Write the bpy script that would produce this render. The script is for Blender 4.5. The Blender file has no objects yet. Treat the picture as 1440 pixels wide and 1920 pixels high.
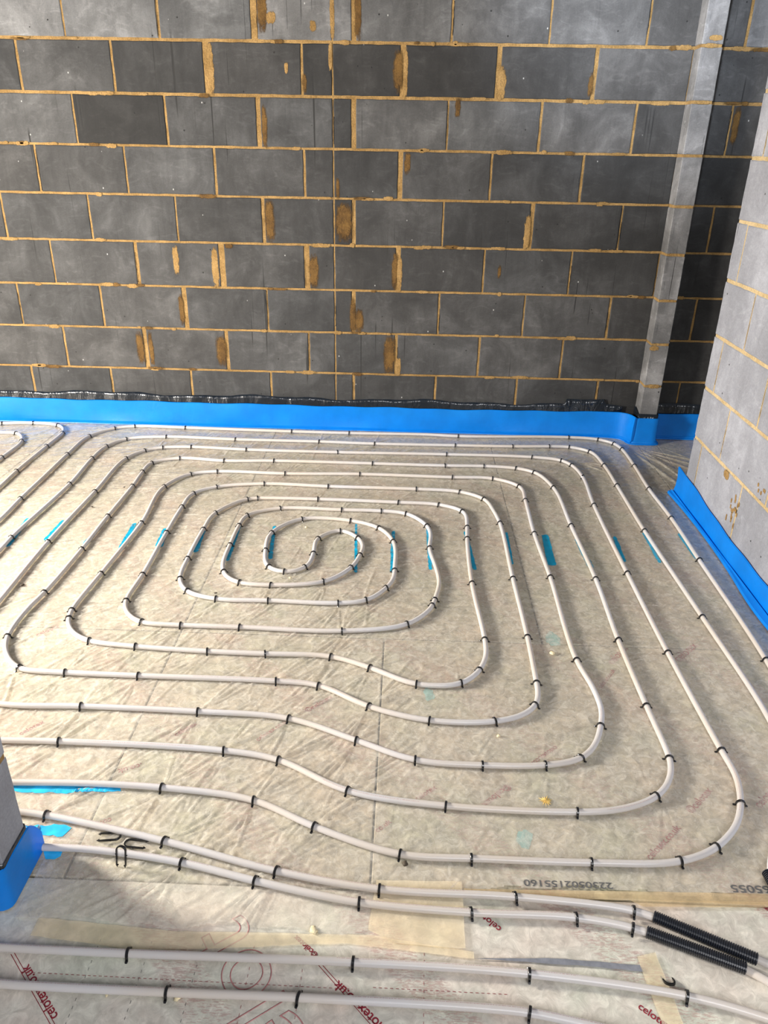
import bpy, bmesh, math, random
import numpy as np
from mathutils import Vector, Matrix

random.seed(7)
rng = np.random.default_rng(11)
C = bpy.context.scene
COL = C.collection

# ------------------------------------------------------------------ camera
cam_data = bpy.data.cameras.new('camera')
cam = bpy.data.objects.new('camera', cam_data)
COL.objects.link(cam)
cam_data.sensor_fit = 'VERTICAL'
cam_data.sensor_height = 36.0
cam_data.lens = 36.0 * 1433.5 / 1920.0
cam_data.clip_start = 0.05
_p, _y, _r = math.radians(25.6006), math.radians(-1.4466), math.radians(1.0808)
_f = Vector((math.sin(_y) * math.cos(_p), math.cos(_y) * math.cos(_p), -math.sin(_p)))
_x = Vector((math.cos(_y), -math.sin(_y), 0))
_u = _x.cross(_f)
_rx = _x * math.cos(_r) + _u * math.sin(_r)
_ux = _u * math.cos(_r) - _x * math.sin(_r)
cam.matrix_world = Matrix(((_rx.x, _ux.x, -_f.x, 0.3875), (_rx.y, _ux.y, -_f.y, -4.1524),
                           (_rx.z, _ux.z, -_f.z, 1.4697), (0, 0, 0, 1)))
C.camera = cam

# ------------------------------------------------------------------ light
w = bpy.data.worlds.new('sky'); C.world = w; w.use_nodes = True
nt = w.node_tree; nt.nodes.clear()
wo = nt.nodes.new('ShaderNodeOutputWorld'); bg = nt.nodes.new('ShaderNodeBackground')
tc = nt.nodes.new('ShaderNodeTexCoord')
sp = nt.nodes.new('ShaderNodeSeparateXYZ')
nt.links.new(tc.outputs['Generated'], sp.inputs[0])
mr = nt.nodes.new('ShaderNodeMapRange')
mr.inputs['From Min'].default_value = -0.2; mr.inputs['From Max'].default_value = 1.0
nt.links.new(sp.outputs['Z'], mr.inputs['Value'])
rmp = nt.nodes.new('ShaderNodeValToRGB')
rmp.color_ramp.elements[0].color = (0.72, 0.70, 0.66, 1); rmp.color_ramp.elements[0].position = 0
rmp.color_ramp.elements[1].color = (0.86, 0.90, 1.0, 1)
nt.links.new(mr.outputs[0], rmp.inputs[0])
nt.links.new(rmp.outputs[0], bg.inputs['Color'])
bg.inputs['Strength'].default_value = 0.20
nt.links.new(bg.outputs[0], wo.inputs[0])

def area(name, loc, target, sx, sy, power, color):
    l = bpy.data.lights.new(name, 'AREA'); l.shape = 'RECTANGLE'; l.size = sx; l.size_y = sy
    l.energy = power; l.color = color
    o = bpy.data.objects.new(name, l); COL.objects.link(o)
    o.location = loc
    o.rotation_euler = (Vector(target) - Vector(loc)).to_track_quat('-Z', 'Z').to_euler()
    return o
# daylight coming in through the wide opening on the left, and through the doorway behind the camera
area('daylight_left_opening', (-3.05, -2.20, 1.25), (0.5, -2.0, 0.0), 0.50, 0.45, 300, (1.0, 0.93, 0.83))
area('daylight_rear_opening', (1.5, -6.0, 2.4), (0.7, -2.9, 0.0), 2.0, 1.5, 100, (0.97, 0.97, 1.0))
# added cool spotlight laying a light streak across the back wall's top right
sl_ = bpy.data.lights.new('added_streak_spot', 'SPOT'); sl_.energy = 620; sl_.color = (0.80, 0.88, 1.0)
sl_.spot_size = math.radians(34); sl_.spot_blend = 1.0; sl_.shadow_soft_size = 0.15
so_ = bpy.data.objects.new('added_streak_spot', sl_); COL.objects.link(so_); so_.location = (0.5, -3.0, 3.0)
so_.rotation_euler = (Vector((1.45, 0, 2.15)) - so_.location).to_track_quat('-Z', 'Y').to_euler()

C.view_settings.view_transform = 'Standard'
C.view_settings.look = 'None'
C.view_settings.gamma = 1.0
C.view_settings.use_curve_mapping = False
C.view_settings.exposure = 0.14

# ------------------------------------------------------------------ helpers
def lin(h):
    """sRGB 0-255 triple to linear."""
    r = []
    for v in h:
        v = v / 255.0
        r.append(v / 12.92 if v <= 0.04045 else ((v + 0.055) / 1.055) ** 2.4)
    return tuple(r) + (1.0,)

def tag(o, label=None, cat=None, group=None, kind=None):
    if label: o['label'] = label
    if cat: o['category'] = cat
    if group: o['group'] = group
    if kind: o['kind'] = kind
    return o

def link_mesh(name, me, mats, parent=None, smooth=False):
    for m in (mats if isinstance(mats, (list, tuple)) else [mats]):
        me.materials.append(m)
    if smooth:
        me.polygons.foreach_set('use_smooth', [True] * len(me.polygons))
    o = bpy.data.objects.new(name, me); COL.objects.link(o)
    if parent: o.parent = parent
    return o

def mesh_from(name, verts, faces):
    me = bpy.data.meshes.new(name); me.from_pydata([tuple(v) for v in verts], [], faces); me.update()
    return me

class NT:
    """small helper to write node materials"""
    def __init__(self, name):
        self.m = bpy.data.materials.new(name); self.m.use_nodes = True
        self.t = self.m.node_tree; self.t.nodes.clear()
        self.out = self.t.nodes.new('ShaderNodeOutputMaterial')
    def n(self, typ, props=None, **inp):
        nd = self.t.nodes.new(typ)
        for k, v in (props or {}).items(): setattr(nd, k, v)
        for k, v in inp.items():
            k2 = k.replace('_', ' ')
            s = nd.inputs[int(k[1:])] if k[0] == 'i' and k[1:].isdigit() else nd.inputs[k2]
            if isinstance(v, bpy.types.NodeSocket): self.t.links.new(v, s)
            else: s.default_value = v
        return nd
    def ramp(self, fac, stops):
        nd = self.t.nodes.new('ShaderNodeValToRGB'); cr = nd.color_ramp
        while len(cr.elements) < len(stops): cr.elements.new(0.5)
        for e, (p, c) in zip(cr.elements, stops):
            e.position = p; e.color = c if len(c) == 4 else tuple(c) + (1,)
        self.t.links.new(fac, nd.inputs[0]); return nd.outputs[0]
    def mix(self, fac, a, b, mode='MIX'):
        nd = self.t.nodes.new('ShaderNodeMix'); nd.data_type = 'RGBA'; nd.blend_type = mode
        for s, v in ((nd.inputs[0], fac), (nd.inputs[6], a), (nd.inputs[7], b)):
            if isinstance(v, bpy.types.NodeSocket): self.t.links.new(v, s)
            else: s.default_value = v
        return nd.outputs[2]
    def math(self, op, a, b=0.0):
        nd = self.t.nodes.new('ShaderNodeMath'); nd.operation = op
        for s, v in ((nd.inputs[0], a), (nd.inputs[1], b)):
            if isinstance(v, bpy.types.NodeSocket): self.t.links.new(v, s)
            else: s.default_value = v
        return nd.outputs[0]
    def pos(self, scale=(1, 1, 1), rot=(0, 0, 0), src='Object'):
        tcn = self.t.nodes.new('ShaderNodeTexCoord')
        mp = self.t.nodes.new('ShaderNodeMapping')
        mp.inputs['Scale'].default_value = scale; mp.inputs['Rotation'].default_value = rot
        self.t.links.new(tcn.outputs[src], mp.inputs[0]); return mp.outputs[0]
    def noise(self, vec, scale, detail=4, rough=0.5, dist=0.0):
        return self.n('ShaderNodeTexNoise', None, Vector=vec, Scale=scale, Detail=detail, Roughness=rough, Distortion=dist).outputs[0]
    def bump(self, h, strength=0.3, dist=0.01, normal=None):
        b = self.n('ShaderNodeBump', None, Height=h, Strength=strength, Distance=dist)
        if normal is not None: self.t.links.new(normal, b.inputs['Normal'])
        return b.outputs[0]
    def finish(self, shader):
        self.t.links.new(shader, self.out.inputs[0]); return self.m
K = lambda v: (v, v, v, 1)

# ------------------------------------------------------------------ materials
def mat_block(name, tint, amount):
    a = NT(name)
    col = a.n('ShaderNodeVertexColor', {'layer_name': 'tone'}).outputs[0]
    p = a.pos()
    base = a.mix(1.0, col, tint, 'MULTIPLY')
    damp = a.noise(p, 4.5, 5, 0.62, 0.6)                       # broad random patches, paler and darker
    base = a.mix(1.0, base, a.ramp(damp, [(0.32, K(1 - 0.75 * amount)), (0.5, K(0.95)), (0.68, K(1 + 1.1 * amount))]), 'MULTIPLY')
    streak = a.noise(a.pos((1, 1, 0.22)), 20, 4, 0.65, 1.0)    # rubbed vertical streaks
    base = a.mix(1.0, base, a.ramp(streak, [(0.35, K(1 - .22 * amount)), (0.65, K(1 + .22 * amount))]), 'MULTIPLY')
    smear = a.noise(a.pos((1, 1, 2.2), (0, 0.6, 0)), 11, 3, 0.5, 2.0)
    base = a.mix(1.0, base, a.ramp(smear, [(0.55, K(1.0)), (0.75, K(1 + .7 * amount))]), 'MULTIPLY')
    fine = a.noise(p, 160, 3, 0.7)
    base = a.mix(1.0, base, a.ramp(fine, [(0.3, K(0.86)), (0.7, K(1.12))]), 'MULTIPLY')
    score = a.noise(a.pos((1, 1, 0.015)), 60, 1, 0.3)          # straight scoring lines of the mould
    sl = a.ramp(score, [(0.69, K(0)), (0.73, K(1))])
    gate = a.ramp(a.noise(p, 2.3, 1), [(0.50 if amount > .3 else .6, K(0)), (0.56 if amount > .3 else .66, K(1))])
    sl = a.mix(1.0, sl, gate, 'MULTIPLY')
    base = a.mix(sl, base, (0.02, 0.02, 0.02, 1))
    vor = a.n('ShaderNodeTexVoronoi', None, Vector=p, Scale=13.0)
    pit = a.ramp(vor.outputs['Distance'], [(0.035, K(1)), (0.06, K(0))])
    base = a.mix(pit, base, (0.012, 0.012, 0.012, 1))
    v2 = a.n('ShaderNodeTexVoronoi', None, Vector=a.pos((1.3, 1.3, 0.9), (0.3, 0.2, 0.5)), Scale=9.0)
    sp_ = a.ramp(v2.outputs['Distance'], [(0.02, K(1)), (0.04, K(0))])
    base = a.mix(sp_, base, (0.45, 0.45, 0.44, 1))
    h = a.math('ADD', a.math('MULTIPLY', fine, 0.4), a.math('MULTIPLY', a.math('SUBTRACT', 0.0, pit), 1.5))
    h = a.math('ADD', h, a.math('MULTIPLY', a.math('SUBTRACT', 0.0, sl), 1.0))
    bs = a.n('ShaderNodeBsdfPrincipled', None, Base_Color=base, Roughness=0.82, Normal=a.bump(h, 0.35, 0.003))
    return a.finish(bs.outputs[0])
M_BLOCK = mat_block('dense_concrete_block', (1.0, 1.0, 1.0, 1), 0.5)
M_PIER = mat_block('pale_concrete_block', (0.95, 0.98, 1.10, 1), 0.22)
M_STUB = mat_block('rough_pale_block', (1.0, 0.99, 1.0, 1), 0.5)

def mat_mortar(name, c1, c2):
    a = NT(name); p = a.pos()
    base = a.ramp(a.noise(p, 14, 4, 0.6), [(0.35, c1), (0.65, c2)])
    base = a.mix(1.0, base, a.ramp(a.noise(p, 190, 2, 0.6), [(0.3, K(0.75)), (0.7, K(1.2))]), 'MULTIPLY')
    bs = a.n('ShaderNodeBsdfPrincipled', None, Base_Color=base, Roughness=0.9, Normal=a.bump(a.noise(p, 90, 4, 0.7), 0.7, 0.006))
    return a.finish(bs.outputs[0])
M_MORTAR = mat_mortar('yellow_sand_mortar', (0.24, 0.14, 0.042, 1), (0.38, 0.235, 0.085, 1))
M_MORTAR_PALE = mat_mortar('pale_sand_mortar', (0.46, 0.34, 0.17, 1), (0.60, 0.46, 0.26, 1))
M_SMEAR = mat_mortar('dark_mortar_smear', (0.085, 0.042, 0.008, 1), (0.17, 0.09, 0.02, 1))
def mat_thin(name, c1, c2, lo, hi):
    """mortar rubbed thin: breaks up towards its edges"""
    a = NT(name); p = a.pos()
    base = a.ramp(a.noise(p, 14, 4, 0.6), [(0.35, c1), (0.65, c2)])
    base = a.mix(1.0, base, a.ramp(a.noise(p, 190, 2, 0.6), [(0.3, K(0.75)), (0.7, K(1.2))]), 'MULTIPLY')
    bs = a.n('ShaderNodeBsdfPrincipled', None, Base_Color=base, Roughness=0.9, Normal=a.bump(a.noise(p, 90, 4, 0.7), 0.7, 0.006))
    cov = a.n('ShaderNodeSeparateColor', None, i0=a.n('ShaderNodeVertexColor', {'layer_name': 'tone'}).outputs[0]).outputs[0]
    v = a.math('ADD', cov, a.math('MULTIPLY', a.math('SUBTRACT', a.noise(a.pos((1, 1, .5)), 60, 5, 0.7), 0.5), 1.7))
    al = a.ramp(v, [(lo, K(0)), (hi, K(1))])
    t = a.n('ShaderNodeBsdfTransparent')
    return a.finish(a.n('ShaderNodeMixShader', None, i0=al, i1=t.outputs[0], i2=bs.outputs[0]).outputs[0])
M_SMEAR_T = mat_thin('dark_mortar_smear_thin', (0.085, 0.042, 0.008, 1), (0.17, 0.09, 0.02, 1), 0.22, 0.75)
M_CRACK = bpy.data.materials.new('open_crack'); M_CRACK.use_nodes = True
M_CRACK.node_tree.nodes['Principled BSDF'].inputs['Base Color'].default_value = (0.012, 0.011, 0.010, 1)
M_CRACK.node_tree.nodes['Principled BSDF'].inputs['Roughness'].default_value = 1.0
M_MORTAR_T = mat_thin('sand_mortar_thin', (0.24, 0.14, 0.042, 1), (0.38, 0.235, 0.085, 1), 0.30, 0.55)

def mat_simple(name, col, rough=0.5, var=0.0, scale=20, spec=0.5, sss=0.0, bump=0.0, bscale=80, coat=0.0):
    a = NT(name); p = a.pos()
    base = col
    if var:
        base = a.mix(1.0, a.mix(0.0, col, col), a.ramp(a.noise(p, scale, 4, 0.6), [(0.3, K(1 - var)), (0.7, K(1 + var))]), 'MULTIPLY')
    kw = dict(Base_Color=base, Roughness=rough, Specular_IOR_Level=spec)
    if bump: kw['Normal'] = a.bump(a.noise(p, bscale, 3, 0.6), bump, 0.002)
    bs = a.n('ShaderNodeBsdfPrincipled', None, **kw)
    if sss:
        bs.inputs['Subsurface Weight'].default_value = sss
        bs.inputs['Subsurface Scale'].default_value = 0.008
    if coat: bs.inputs['Coat Weight'].default_value = coat
    return a.finish(bs.outputs[0])
M_BLACK = mat_simple('black_nylon', (0.008, 0.008, 0.009, 1), 0.22, spec=0.6)
M_CONDUIT = mat_simple('black_corrugated_plastic', (0.010, 0.012, 0.018, 1), 0.30, spec=0.6)
M_CRUMB = mat_simple('expanded_foam_crumb', (0.72, 0.62, 0.40, 1), 0.8, 0.25, 120)
M_CRUMB_DARK = mat_simple('dark_crumb', (0.06, 0.045, 0.03, 1), 0.8, 0.25, 120)
M_PAINT = mat_simple('teal_line_marker_paint', (0.0, 0.30, 0.50, 1), 0.35, 0.25, 30)
M_PAINT_B = mat_simple('bright_blue_paint', (0.02, 0.42, 0.78, 1), 0.4, 0.3, 25)
M_TEAL_PALE = mat_simple('faded_teal_paint', (0.22, 0.42, 0.40, 1), 0.5, 0.3, 60)
M_RED = mat_simple('red_print', (0.25, 0.015, 0.03, 1), 0.5, 0.3, 60)
M_RED_FAINT = mat_simple('faint_red_print', (0.28, 0.04, 0.05, 1), 0.5, 0.3, 60)
M_INK = mat_simple('black_ink', (0.11, 0.11, 0.11, 1), 0.5, 0.3, 60)
M_SUB = mat_simple('concrete_subfloor', (0.2, 0.2, 0.19, 1), 0.9, 0.2, 5)
M_FOILTAPE = mat_simple('grey_foil_tape', (0.20, 0.21, 0.24, 1), 0.35, 0.25, 40, bump=0.3, bscale=40)
M_BROWN = mat_simple('brown_gap', (0.20, 0.14, 0.07, 1), 0.8, 0.3, 30)
M_OUTLINE = mat_simple('pink_print', (0.50, 0.22, 0.22, 1), 0.5, 0.3, 60)
M_PIPEINK = mat_simple('pipe_print', (0.33, 0.16, 0.16, 1), 0.4)

def mat_foam():
    a = NT('blue_polyethylene_foam'); p = a.pos()
    base = a.ramp(a.noise(p, 9, 4, 0.6), [(0.3, (0.0, 0.215, 0.74, 1)), (0.7, (0.0, 0.27, 0.90, 1))])
    bs = a.n('ShaderNodeBsdfPrincipled', None, Base_Color=base, Roughness=0.42, Specular_IOR_Level=0.45,
             Normal=a.bump(a.noise(p, 55, 4, 0.6), 0.25, 0.004))
    tr = a.n('ShaderNodeBsdfTranslucent', None, Color=(0.0, 0.30, 0.95, 1))
    mx = a.n('ShaderNodeMixShader', None, i0=0.22, i1=bs.outputs[0], i2=tr.outputs[0])
    return a.finish(mx.outputs[0])
M_FOAM = mat_foam()

def mat_dpm():
    a = NT('black_damp_proof_film'); p = a.pos((1, 1, 0.35))
    bs = a.n('ShaderNodeBsdfPrincipled', None, Base_Color=(0.006, 0.010, 0.016, 1), Roughness=0.2, Specular_IOR_Level=0.7,
             Normal=a.bump(a.noise(p, 16, 3, 0.6, 1.0), 0.35, 0.03))
    return a.finish(bs.outputs[0])
M_DPM = mat_dpm()

def mat_board(name, warm):
    a = NT(name); p = a.pos()
    n1 = a.noise(p, 34, 6, 0.7, 0.7)
    c_lo = (0.27, 0.245, 0.19, 1) if warm else (0.50, 0.475, 0.43, 1)
    c_hi = (0.68, 0.62, 0.50, 1) if warm else (0.80, 0.765, 0.70, 1)
    base = a.ramp(n1, [(0.34, c_lo), (0.52, tuple((x + y) / 2 for x, y in zip(c_lo, c_hi))), (0.66, c_hi)])
    hue = a.ramp(a.noise(p, 5.5, 3, 0.6), [(0.34, (0.94, 1.0, 0.93, 1)), (0.5, (1, 0.985, 0.95, 1)), (0.66, (1.04, 0.96, 0.92, 1))])
    base = a.mix(1.0, base, hue, 'MULTIPLY')
    # pinkish run of small print crossing the board diagonally
    w_ = a.n('ShaderNodeTexWave', {'wave_type': 'BANDS', 'bands_direction': 'X'}, Vector=a.pos((1, 1, 1), (0, 0, math.radians(-42))), Scale=0.9, Distortion=0.0).outputs['Fac']
    band = a.ramp(w_, [(0.86, K(0)), (0.92, K(1))])
    pn = a.ramp(a.noise(a.pos((1, 5, 1), (0, 0, math.radians(-42))), 70, 2, 0.7), [(0.50, K(0)), (0.56, K(0.5))])
    f = a.mix(1.0, band, pn, 'MULTIPLY')
    base = a.mix(f, base, (0.42, 0.23, 0.21, 1))
    bs = a.n('ShaderNodeBsdfPrincipled', None, Base_Color=base, Roughness=0.42, Metallic=0.15,
             Normal=a.bump(a.noise(p, 34, 5, 0.65, 1.0), 0.35, 0.004))
    return a.finish(bs.outputs[0])
M_BOARD = mat_board('foil_faced_board', True)
M_BOARD_G = mat_board('grey_foil_faced_board', False)

def mat_sheet():
    a = NT('milky_polythene_film'); p = a.pos()
    crk = a.noise(p, 34, 5, 0.66, 0.9)
    nrm = a.bump(a.math('ADD', crk, a.math('MULTIPLY', a.noise(p, 9, 3, 0.6, 1.0), 1.5)), 0.5, 0.0022)
    milky = a.n('ShaderNodeBsdfPrincipled', None, Base_Color=(0.90, 0.85, 0.75, 1), Roughness=0.38, Specular_IOR_Level=0.3, Normal=nrm)
    clear = a.n('ShaderNodeBsdfTransparent', None, Color=(0.96, 0.945, 0.92, 1))
    cling = a.noise(p, 38, 6, 0.7, 0.9)                     # where the film clings to the board it turns clear
    big = a.noise(p, 3.4, 3, 0.6)
    f = a.math('ADD', a.math('MULTIPLY', cling, 0.8), a.math('MULTIPLY', big, 0.2))
    cloud = a.ramp(f, [(0.38, K(0.18)), (0.50, K(0.28)), (0.64, K(0.48))])
    body = a.n('ShaderNodeMixShader', None, i0=cloud, i1=clear.outputs[0], i2=milky.outputs[0])
    gl = a.n('ShaderNodeBsdfGlossy', None, Color=(0.9, 0.9, 0.9, 1), Roughness=0.17, Normal=nrm)
    fc = a.n('ShaderNodeLayerWeight', None, Blend=0.5).outputs['Facing']
    fr = a.math('ADD', a.math('MULTIPLY', a.math('POWER', fc, 5.0), 0.85), 0.035)   # the same from either side of the film
    mx = a.n('ShaderNodeMixShader', None, i0=fr, i1=body.outputs[0], i2=gl.outputs[0])
    return a.finish(mx.outputs[0])
M_SHEET = mat_sheet()

def mat_tape(name, col, alpha):
    a = NT(name); p = a.pos()
    c = a.mix(1.0, a.mix(0.0, col, col), a.ramp(a.noise(p, 18, 4, 0.6), [(0.3, K(0.8)), (0.7, K(1.2))]), 'MULTIPLY')
    b = a.n('ShaderNodeBsdfPrincipled', None, Base_Color=c, Roughness=0.35, Normal=a.bump(a.noise(p, 45, 3, 0.6), 0.4, 0.003))
    t = a.n('ShaderNodeBsdfTransparent', None, Color=(1, 0.97, 0.9, 1))
    return a.finish(a.n('ShaderNodeMixShader', None, i0=alpha, i1=t.outputs[0], i2=b.outputs[0]).outputs[0])
M_TAPE = mat_tape('cream_packing_tape', (0.92, 0.85, 0.70, 1), 0.24)
M_TAPE_BR = mat_tape('tan_packing_tape', (0.72, 0.58, 0.38, 1), 0.26)

def mat_pipe():
    a = NT('milky_white_pipe')
    uv = a.n('ShaderNodeUVMap').outputs[0]
    s = a.n('ShaderNodeSeparateXYZ', None, i0=uv)
    p = a.pos()
    base = a.ramp(a.noise(p, 2.2, 3, 0.5), [(0.35, (0.57, 0.515, 0.46, 1)), (0.65, (0.56, 0.55, 0.56, 1))])
    # small red-brown print: a broken line that runs for part of the pipe's length
    dash = a.n('ShaderNodeTexNoise', {'noise_dimensions': '1D'}, W=a.math('MULTIPLY', s.outputs[0], 420.0), Scale=1.0, Detail=1.0).outputs[0]
    dash = a.math('GREATER_THAN', dash, 0.47)
    run = a.n('ShaderNodeTexNoise', {'noise_dimensions': '1D'}, W=a.math('MULTIPLY', s.outputs[0], 1.6), Scale=1.0, Detail=0.0).outputs[0]
    run = a.math('GREATER_THAN', run, 0.56)
    d = a.math('ABSOLUTE', a.math('SUBTRACT', s.outputs[1], 0.30))
    line = a.math('LESS_THAN', d, 0.016)
    f = a.math('MULTIPLY', a.math('MULTIPLY', a.math('MULTIPLY', dash, run), line), 0.55)
    base = a.mix(f, base, (0.36, 0.17, 0.16, 1))
    b = a.n('ShaderNodeBsdfPrincipled', None, Base_Color=base, Roughness=0.32, Specular_IOR_Level=0.5)
    b.inputs['Subsurface Weight'].default_value = 0.35
    b.inputs['Subsurface Scale'].default_value = 0.006
    b.inputs['Subsurface Radius'].default_value = (1.0, 0.9, 0.75)
    return a.finish(b.outputs[0])
M_PIPE = mat_pipe()

# ------------------------------------------------------------------ block walls
def add_loop_block(bm, lay, P, x0, x1, z0, z1, depth, tone, mi, jit=0.0012, bev=0.0035, y_in=0.006):
    """one block face: an uneven outline on the mortar plane raised to a worn-edged front.
    P(u, v, d) maps wall coordinates (along, up, out) into the room."""
    step = 0.035
    pts = []
    def run(a, b, n):
        for i in range(n):
            t = i / n; pts.append((a[0] + (b[0] - a[0]) * t, a[1] + (b[1] - a[1]) * t))
    nx = max(2, int((x1 - x0) / step)); nz = max(2, int((z1 - z0) / step))
    run((x0, z0), (x1, z0), nx); run((x1, z0), (x1, z1), nz); run((x1, z1), (x0, z1), nx); run((x0, z1), (x0, z0), nz)
    cx, cz = (x0 + x1) / 2, (z0 + z1) / 2
    back, front = [], []
    for (u, v) in pts:
        j = lambda: random.uniform(-jit, jit)
        if random.random() < 0.04: chip = random.uniform(0.003, 0.007)
        else: chip = 0
        uu = u + j(); vv = v + j()
        su = (1 if u < cx else -1); sv = (1 if v < cz else -1)
        eu = abs(u - x0) < 1e-6 or abs(u - x1) < 1e-6; ev = abs(v - z0) < 1e-6 or abs(v - z1) < 1e-6
        iu = (bev + chip) * su if eu else 0; iv = (bev + chip) * sv if ev else 0
        back.append(bm.verts.new(P(uu, vv, -y_in - 0.01)))
        front.append((bm.verts.new(P(uu, vv, -bev * 0.7)), bm.verts.new(P(uu + iu, vv + iv, 0.0))))
    n = len(pts)
    fs = []
    for i in range(n):
        k = (i + 1) % n
        fs.append(bm.faces.new((back[i], back[k], front[k][0], front[i][0])))
        fs.append(bm.faces.new((front[i][0], front[k][0], front[k][1], front[i][1])))
    fs.append(bm.faces.new([f[1] for f in front]))
    for f in fs:
        f.material_index = mi
        for l in f.loops: l[lay] = tone

def add_patch(bm, lay, P, u, v, wu, wv, d, mi, n=22, rough=0.35):
    """uneven flat smear of mortar on the block face: full in the middle, thinning out to the rim"""
    rings = []
    for ri, (s, c) in enumerate(((1.25, 0.0), (0.85, 0.55), (0.45, 1.0))):
        ring = []
        for i in range(n):
            t = i / n * math.tau; ex = 0.7
            cu = math.copysign(abs(math.cos(t)) ** ex, math.cos(t)); cv = math.copysign(abs(math.sin(t)) ** ex, math.sin(t))
            ring.append(bm.verts.new(P(u + wu * cu * s, v + wv * cv * s, d * (0.35 + 0.65 * c))))
        rings.append((ring, c))
    for (A, ca), (B, cb) in zip(rings, rings[1:]):
        for i in range(n):
            k = (i + 1) % n
            f = bm.faces.new((A[i], A[k], B[k], B[i])); f.material_index = mi
            for l, c in zip(f.loops, (ca, ca, cb, cb)): l[lay] = (c, c, c, 1)
    f = bm.faces.new(rings[-1][0]); f.material_index = mi
    for l in f.loops: l[lay] = (1, 1, 1, 1)

def add_crack(bm, P, u, z0, z1, mi):
    """thin open gap where the mortar has shrunk from the block end"""
    n = 9; prev = None; uu = u
    for i in range(n + 1):
        v = z0 + (z1 - z0) * i / n; uu = u + random.uniform(-.0012, .0012); w_ = random.uniform(.0006, .0022)
        cur = (bm.verts.new(P(uu - w_, v, 0.0004)), bm.verts.new(P(uu + w_, v, 0.0004)))
        if prev:
            f = bm.faces.new((prev[0], prev[1], cur[1], cur[0])); f.material_index = mi
        prev = cur

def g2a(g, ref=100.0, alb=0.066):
    """tone list value (how grey the block appears) to albedo"""
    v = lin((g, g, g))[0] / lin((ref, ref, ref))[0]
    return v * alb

BED0 = 0.325          # height of the lowest bed joint in view
PITCH = 0.225
def bedh(k): return BED0 + (7 - k) * PITCH

# joints of the back wall, course by course (x along the wall, 0 at the straight movement joint)
wallP = lambda u, v, d: (u, -d, v)
bm = bmesh.new(); lay = bm.loops.layers.float_color.new('tone')
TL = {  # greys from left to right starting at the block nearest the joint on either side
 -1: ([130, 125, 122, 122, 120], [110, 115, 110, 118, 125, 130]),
 0: ([150, 115, 145, 150, 150], [130, 122, 112, 122, 98, 150, 170]),  # light streak at the top right is painted into the right-hand greys
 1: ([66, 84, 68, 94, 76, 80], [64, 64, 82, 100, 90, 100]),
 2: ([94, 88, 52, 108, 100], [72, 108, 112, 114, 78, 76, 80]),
 3: ([74, 92, 96, 88, 84, 80], [74, 94, 76, 68, 60, 60]),  # from here down, recess shade beyond the stub is painted into the last greys
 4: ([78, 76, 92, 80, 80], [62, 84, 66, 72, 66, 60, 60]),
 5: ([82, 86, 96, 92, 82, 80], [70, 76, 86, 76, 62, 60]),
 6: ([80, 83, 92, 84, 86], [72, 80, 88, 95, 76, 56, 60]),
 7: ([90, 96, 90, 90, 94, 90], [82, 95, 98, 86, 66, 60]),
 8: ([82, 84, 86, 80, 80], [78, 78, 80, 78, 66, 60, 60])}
WIDE = {(0, -0.35): .030, (1, -0.595): .030, (1, -0.14): .012, (1, 0.338): .026, (1, 0.79): .022, (1, 1.24): .018,
        (2, -0.36): .022, (2, 0.10): .024, (3, 0.33): .024, (4, -0.36): .016, (4, 0.10): .020, (4, 1.0): .02,
        (5, -0.60): .030, (5, -0.145): .028, (5, -1.05): .018, (5, 0.33): .026, (6, -0.81): .024, (6, 0.10): .020,
        (7, -1.05): .022, (7, -0.60): .018, (7, 0.33): .016, (0, 0.10): .022}
def jw(k, x):
    for (kk, xx), v in WIDE.items():
        if kk == k and abs(xx - x) < 0.06: return v
    return random.uniform(0.008, 0.013)
for k in range(-3, 9):
    z0 = bedh(k) + 0.005; z1 = bedh(k) + PITCH - 0.006 if k < 9 else 0
    if k == 8: z0 = 0.02
    if k <= 1: z0 = bedh(k) + 0.0075
    odd = (k % 2 != 0)
    left = [0.0, -0.145] if odd else [0.0, -0.363]
    right = [0.0, 0.332] if odd else [0.0, 0.10]
    if not odd: right.append(0.555)
    while left[-1] > -3.4: left.append(left[-1] - 0.45 + random.uniform(-.004, .004))
    while right[-1] < 3.4: right.append(right[-1] + 0.45 + random.uniform(-.004, .004))
    tl, tr = TL.get(k, ([115] * 8, [115] * 8))
    for side, js in ((0, left), (1, right)):
        ws = [0.007] + [jw(k, x) for x in js[1:]]
        for i in range(len(js) - 1):
            a, b = js[i], js[i + 1]
            wa, wb = ws[i] / 2, ws[i + 1] / 2
            lo, hi = (b + wb, a - wa) if side == 0 else (a + wa, b - wb)
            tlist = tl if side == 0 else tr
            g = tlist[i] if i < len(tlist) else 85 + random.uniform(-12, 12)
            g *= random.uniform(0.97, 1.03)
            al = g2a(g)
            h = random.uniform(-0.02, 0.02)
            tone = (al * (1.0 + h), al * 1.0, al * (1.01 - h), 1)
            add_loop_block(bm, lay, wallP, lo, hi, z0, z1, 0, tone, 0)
            if random.random() < 0.38: add_crack(bm, wallP, random.choice((lo, hi)), z0 + random.uniform(0, .06), z1 - random.uniform(0, .08), 4)
# mortar bed behind the blocks
nm = 140
def quad(a, b, c, d, mi):
    f = bm.faces.new([bm.verts.new(v) for v in (a, b, c, d)]); f.material_index = mi
quad((-3.4, 0.0035, 0), (3.4, 0.0035, 0), (3.4, 0.0035, 2.9), (-3.4, 0.0035, 2.9), 1)
quad((3.4, 0.1, 0), (-3.4, 0.1, 0), (-3.4, 0.1, 2.9), (3.4, 0.1, 2.9), 0)
quad((-3.4, 0.0035, 2.9), (3.4, 0.0035, 2.9), (3.4, 0.1, 2.9), (-3.4, 0.1, 2.9), 1)
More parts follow.
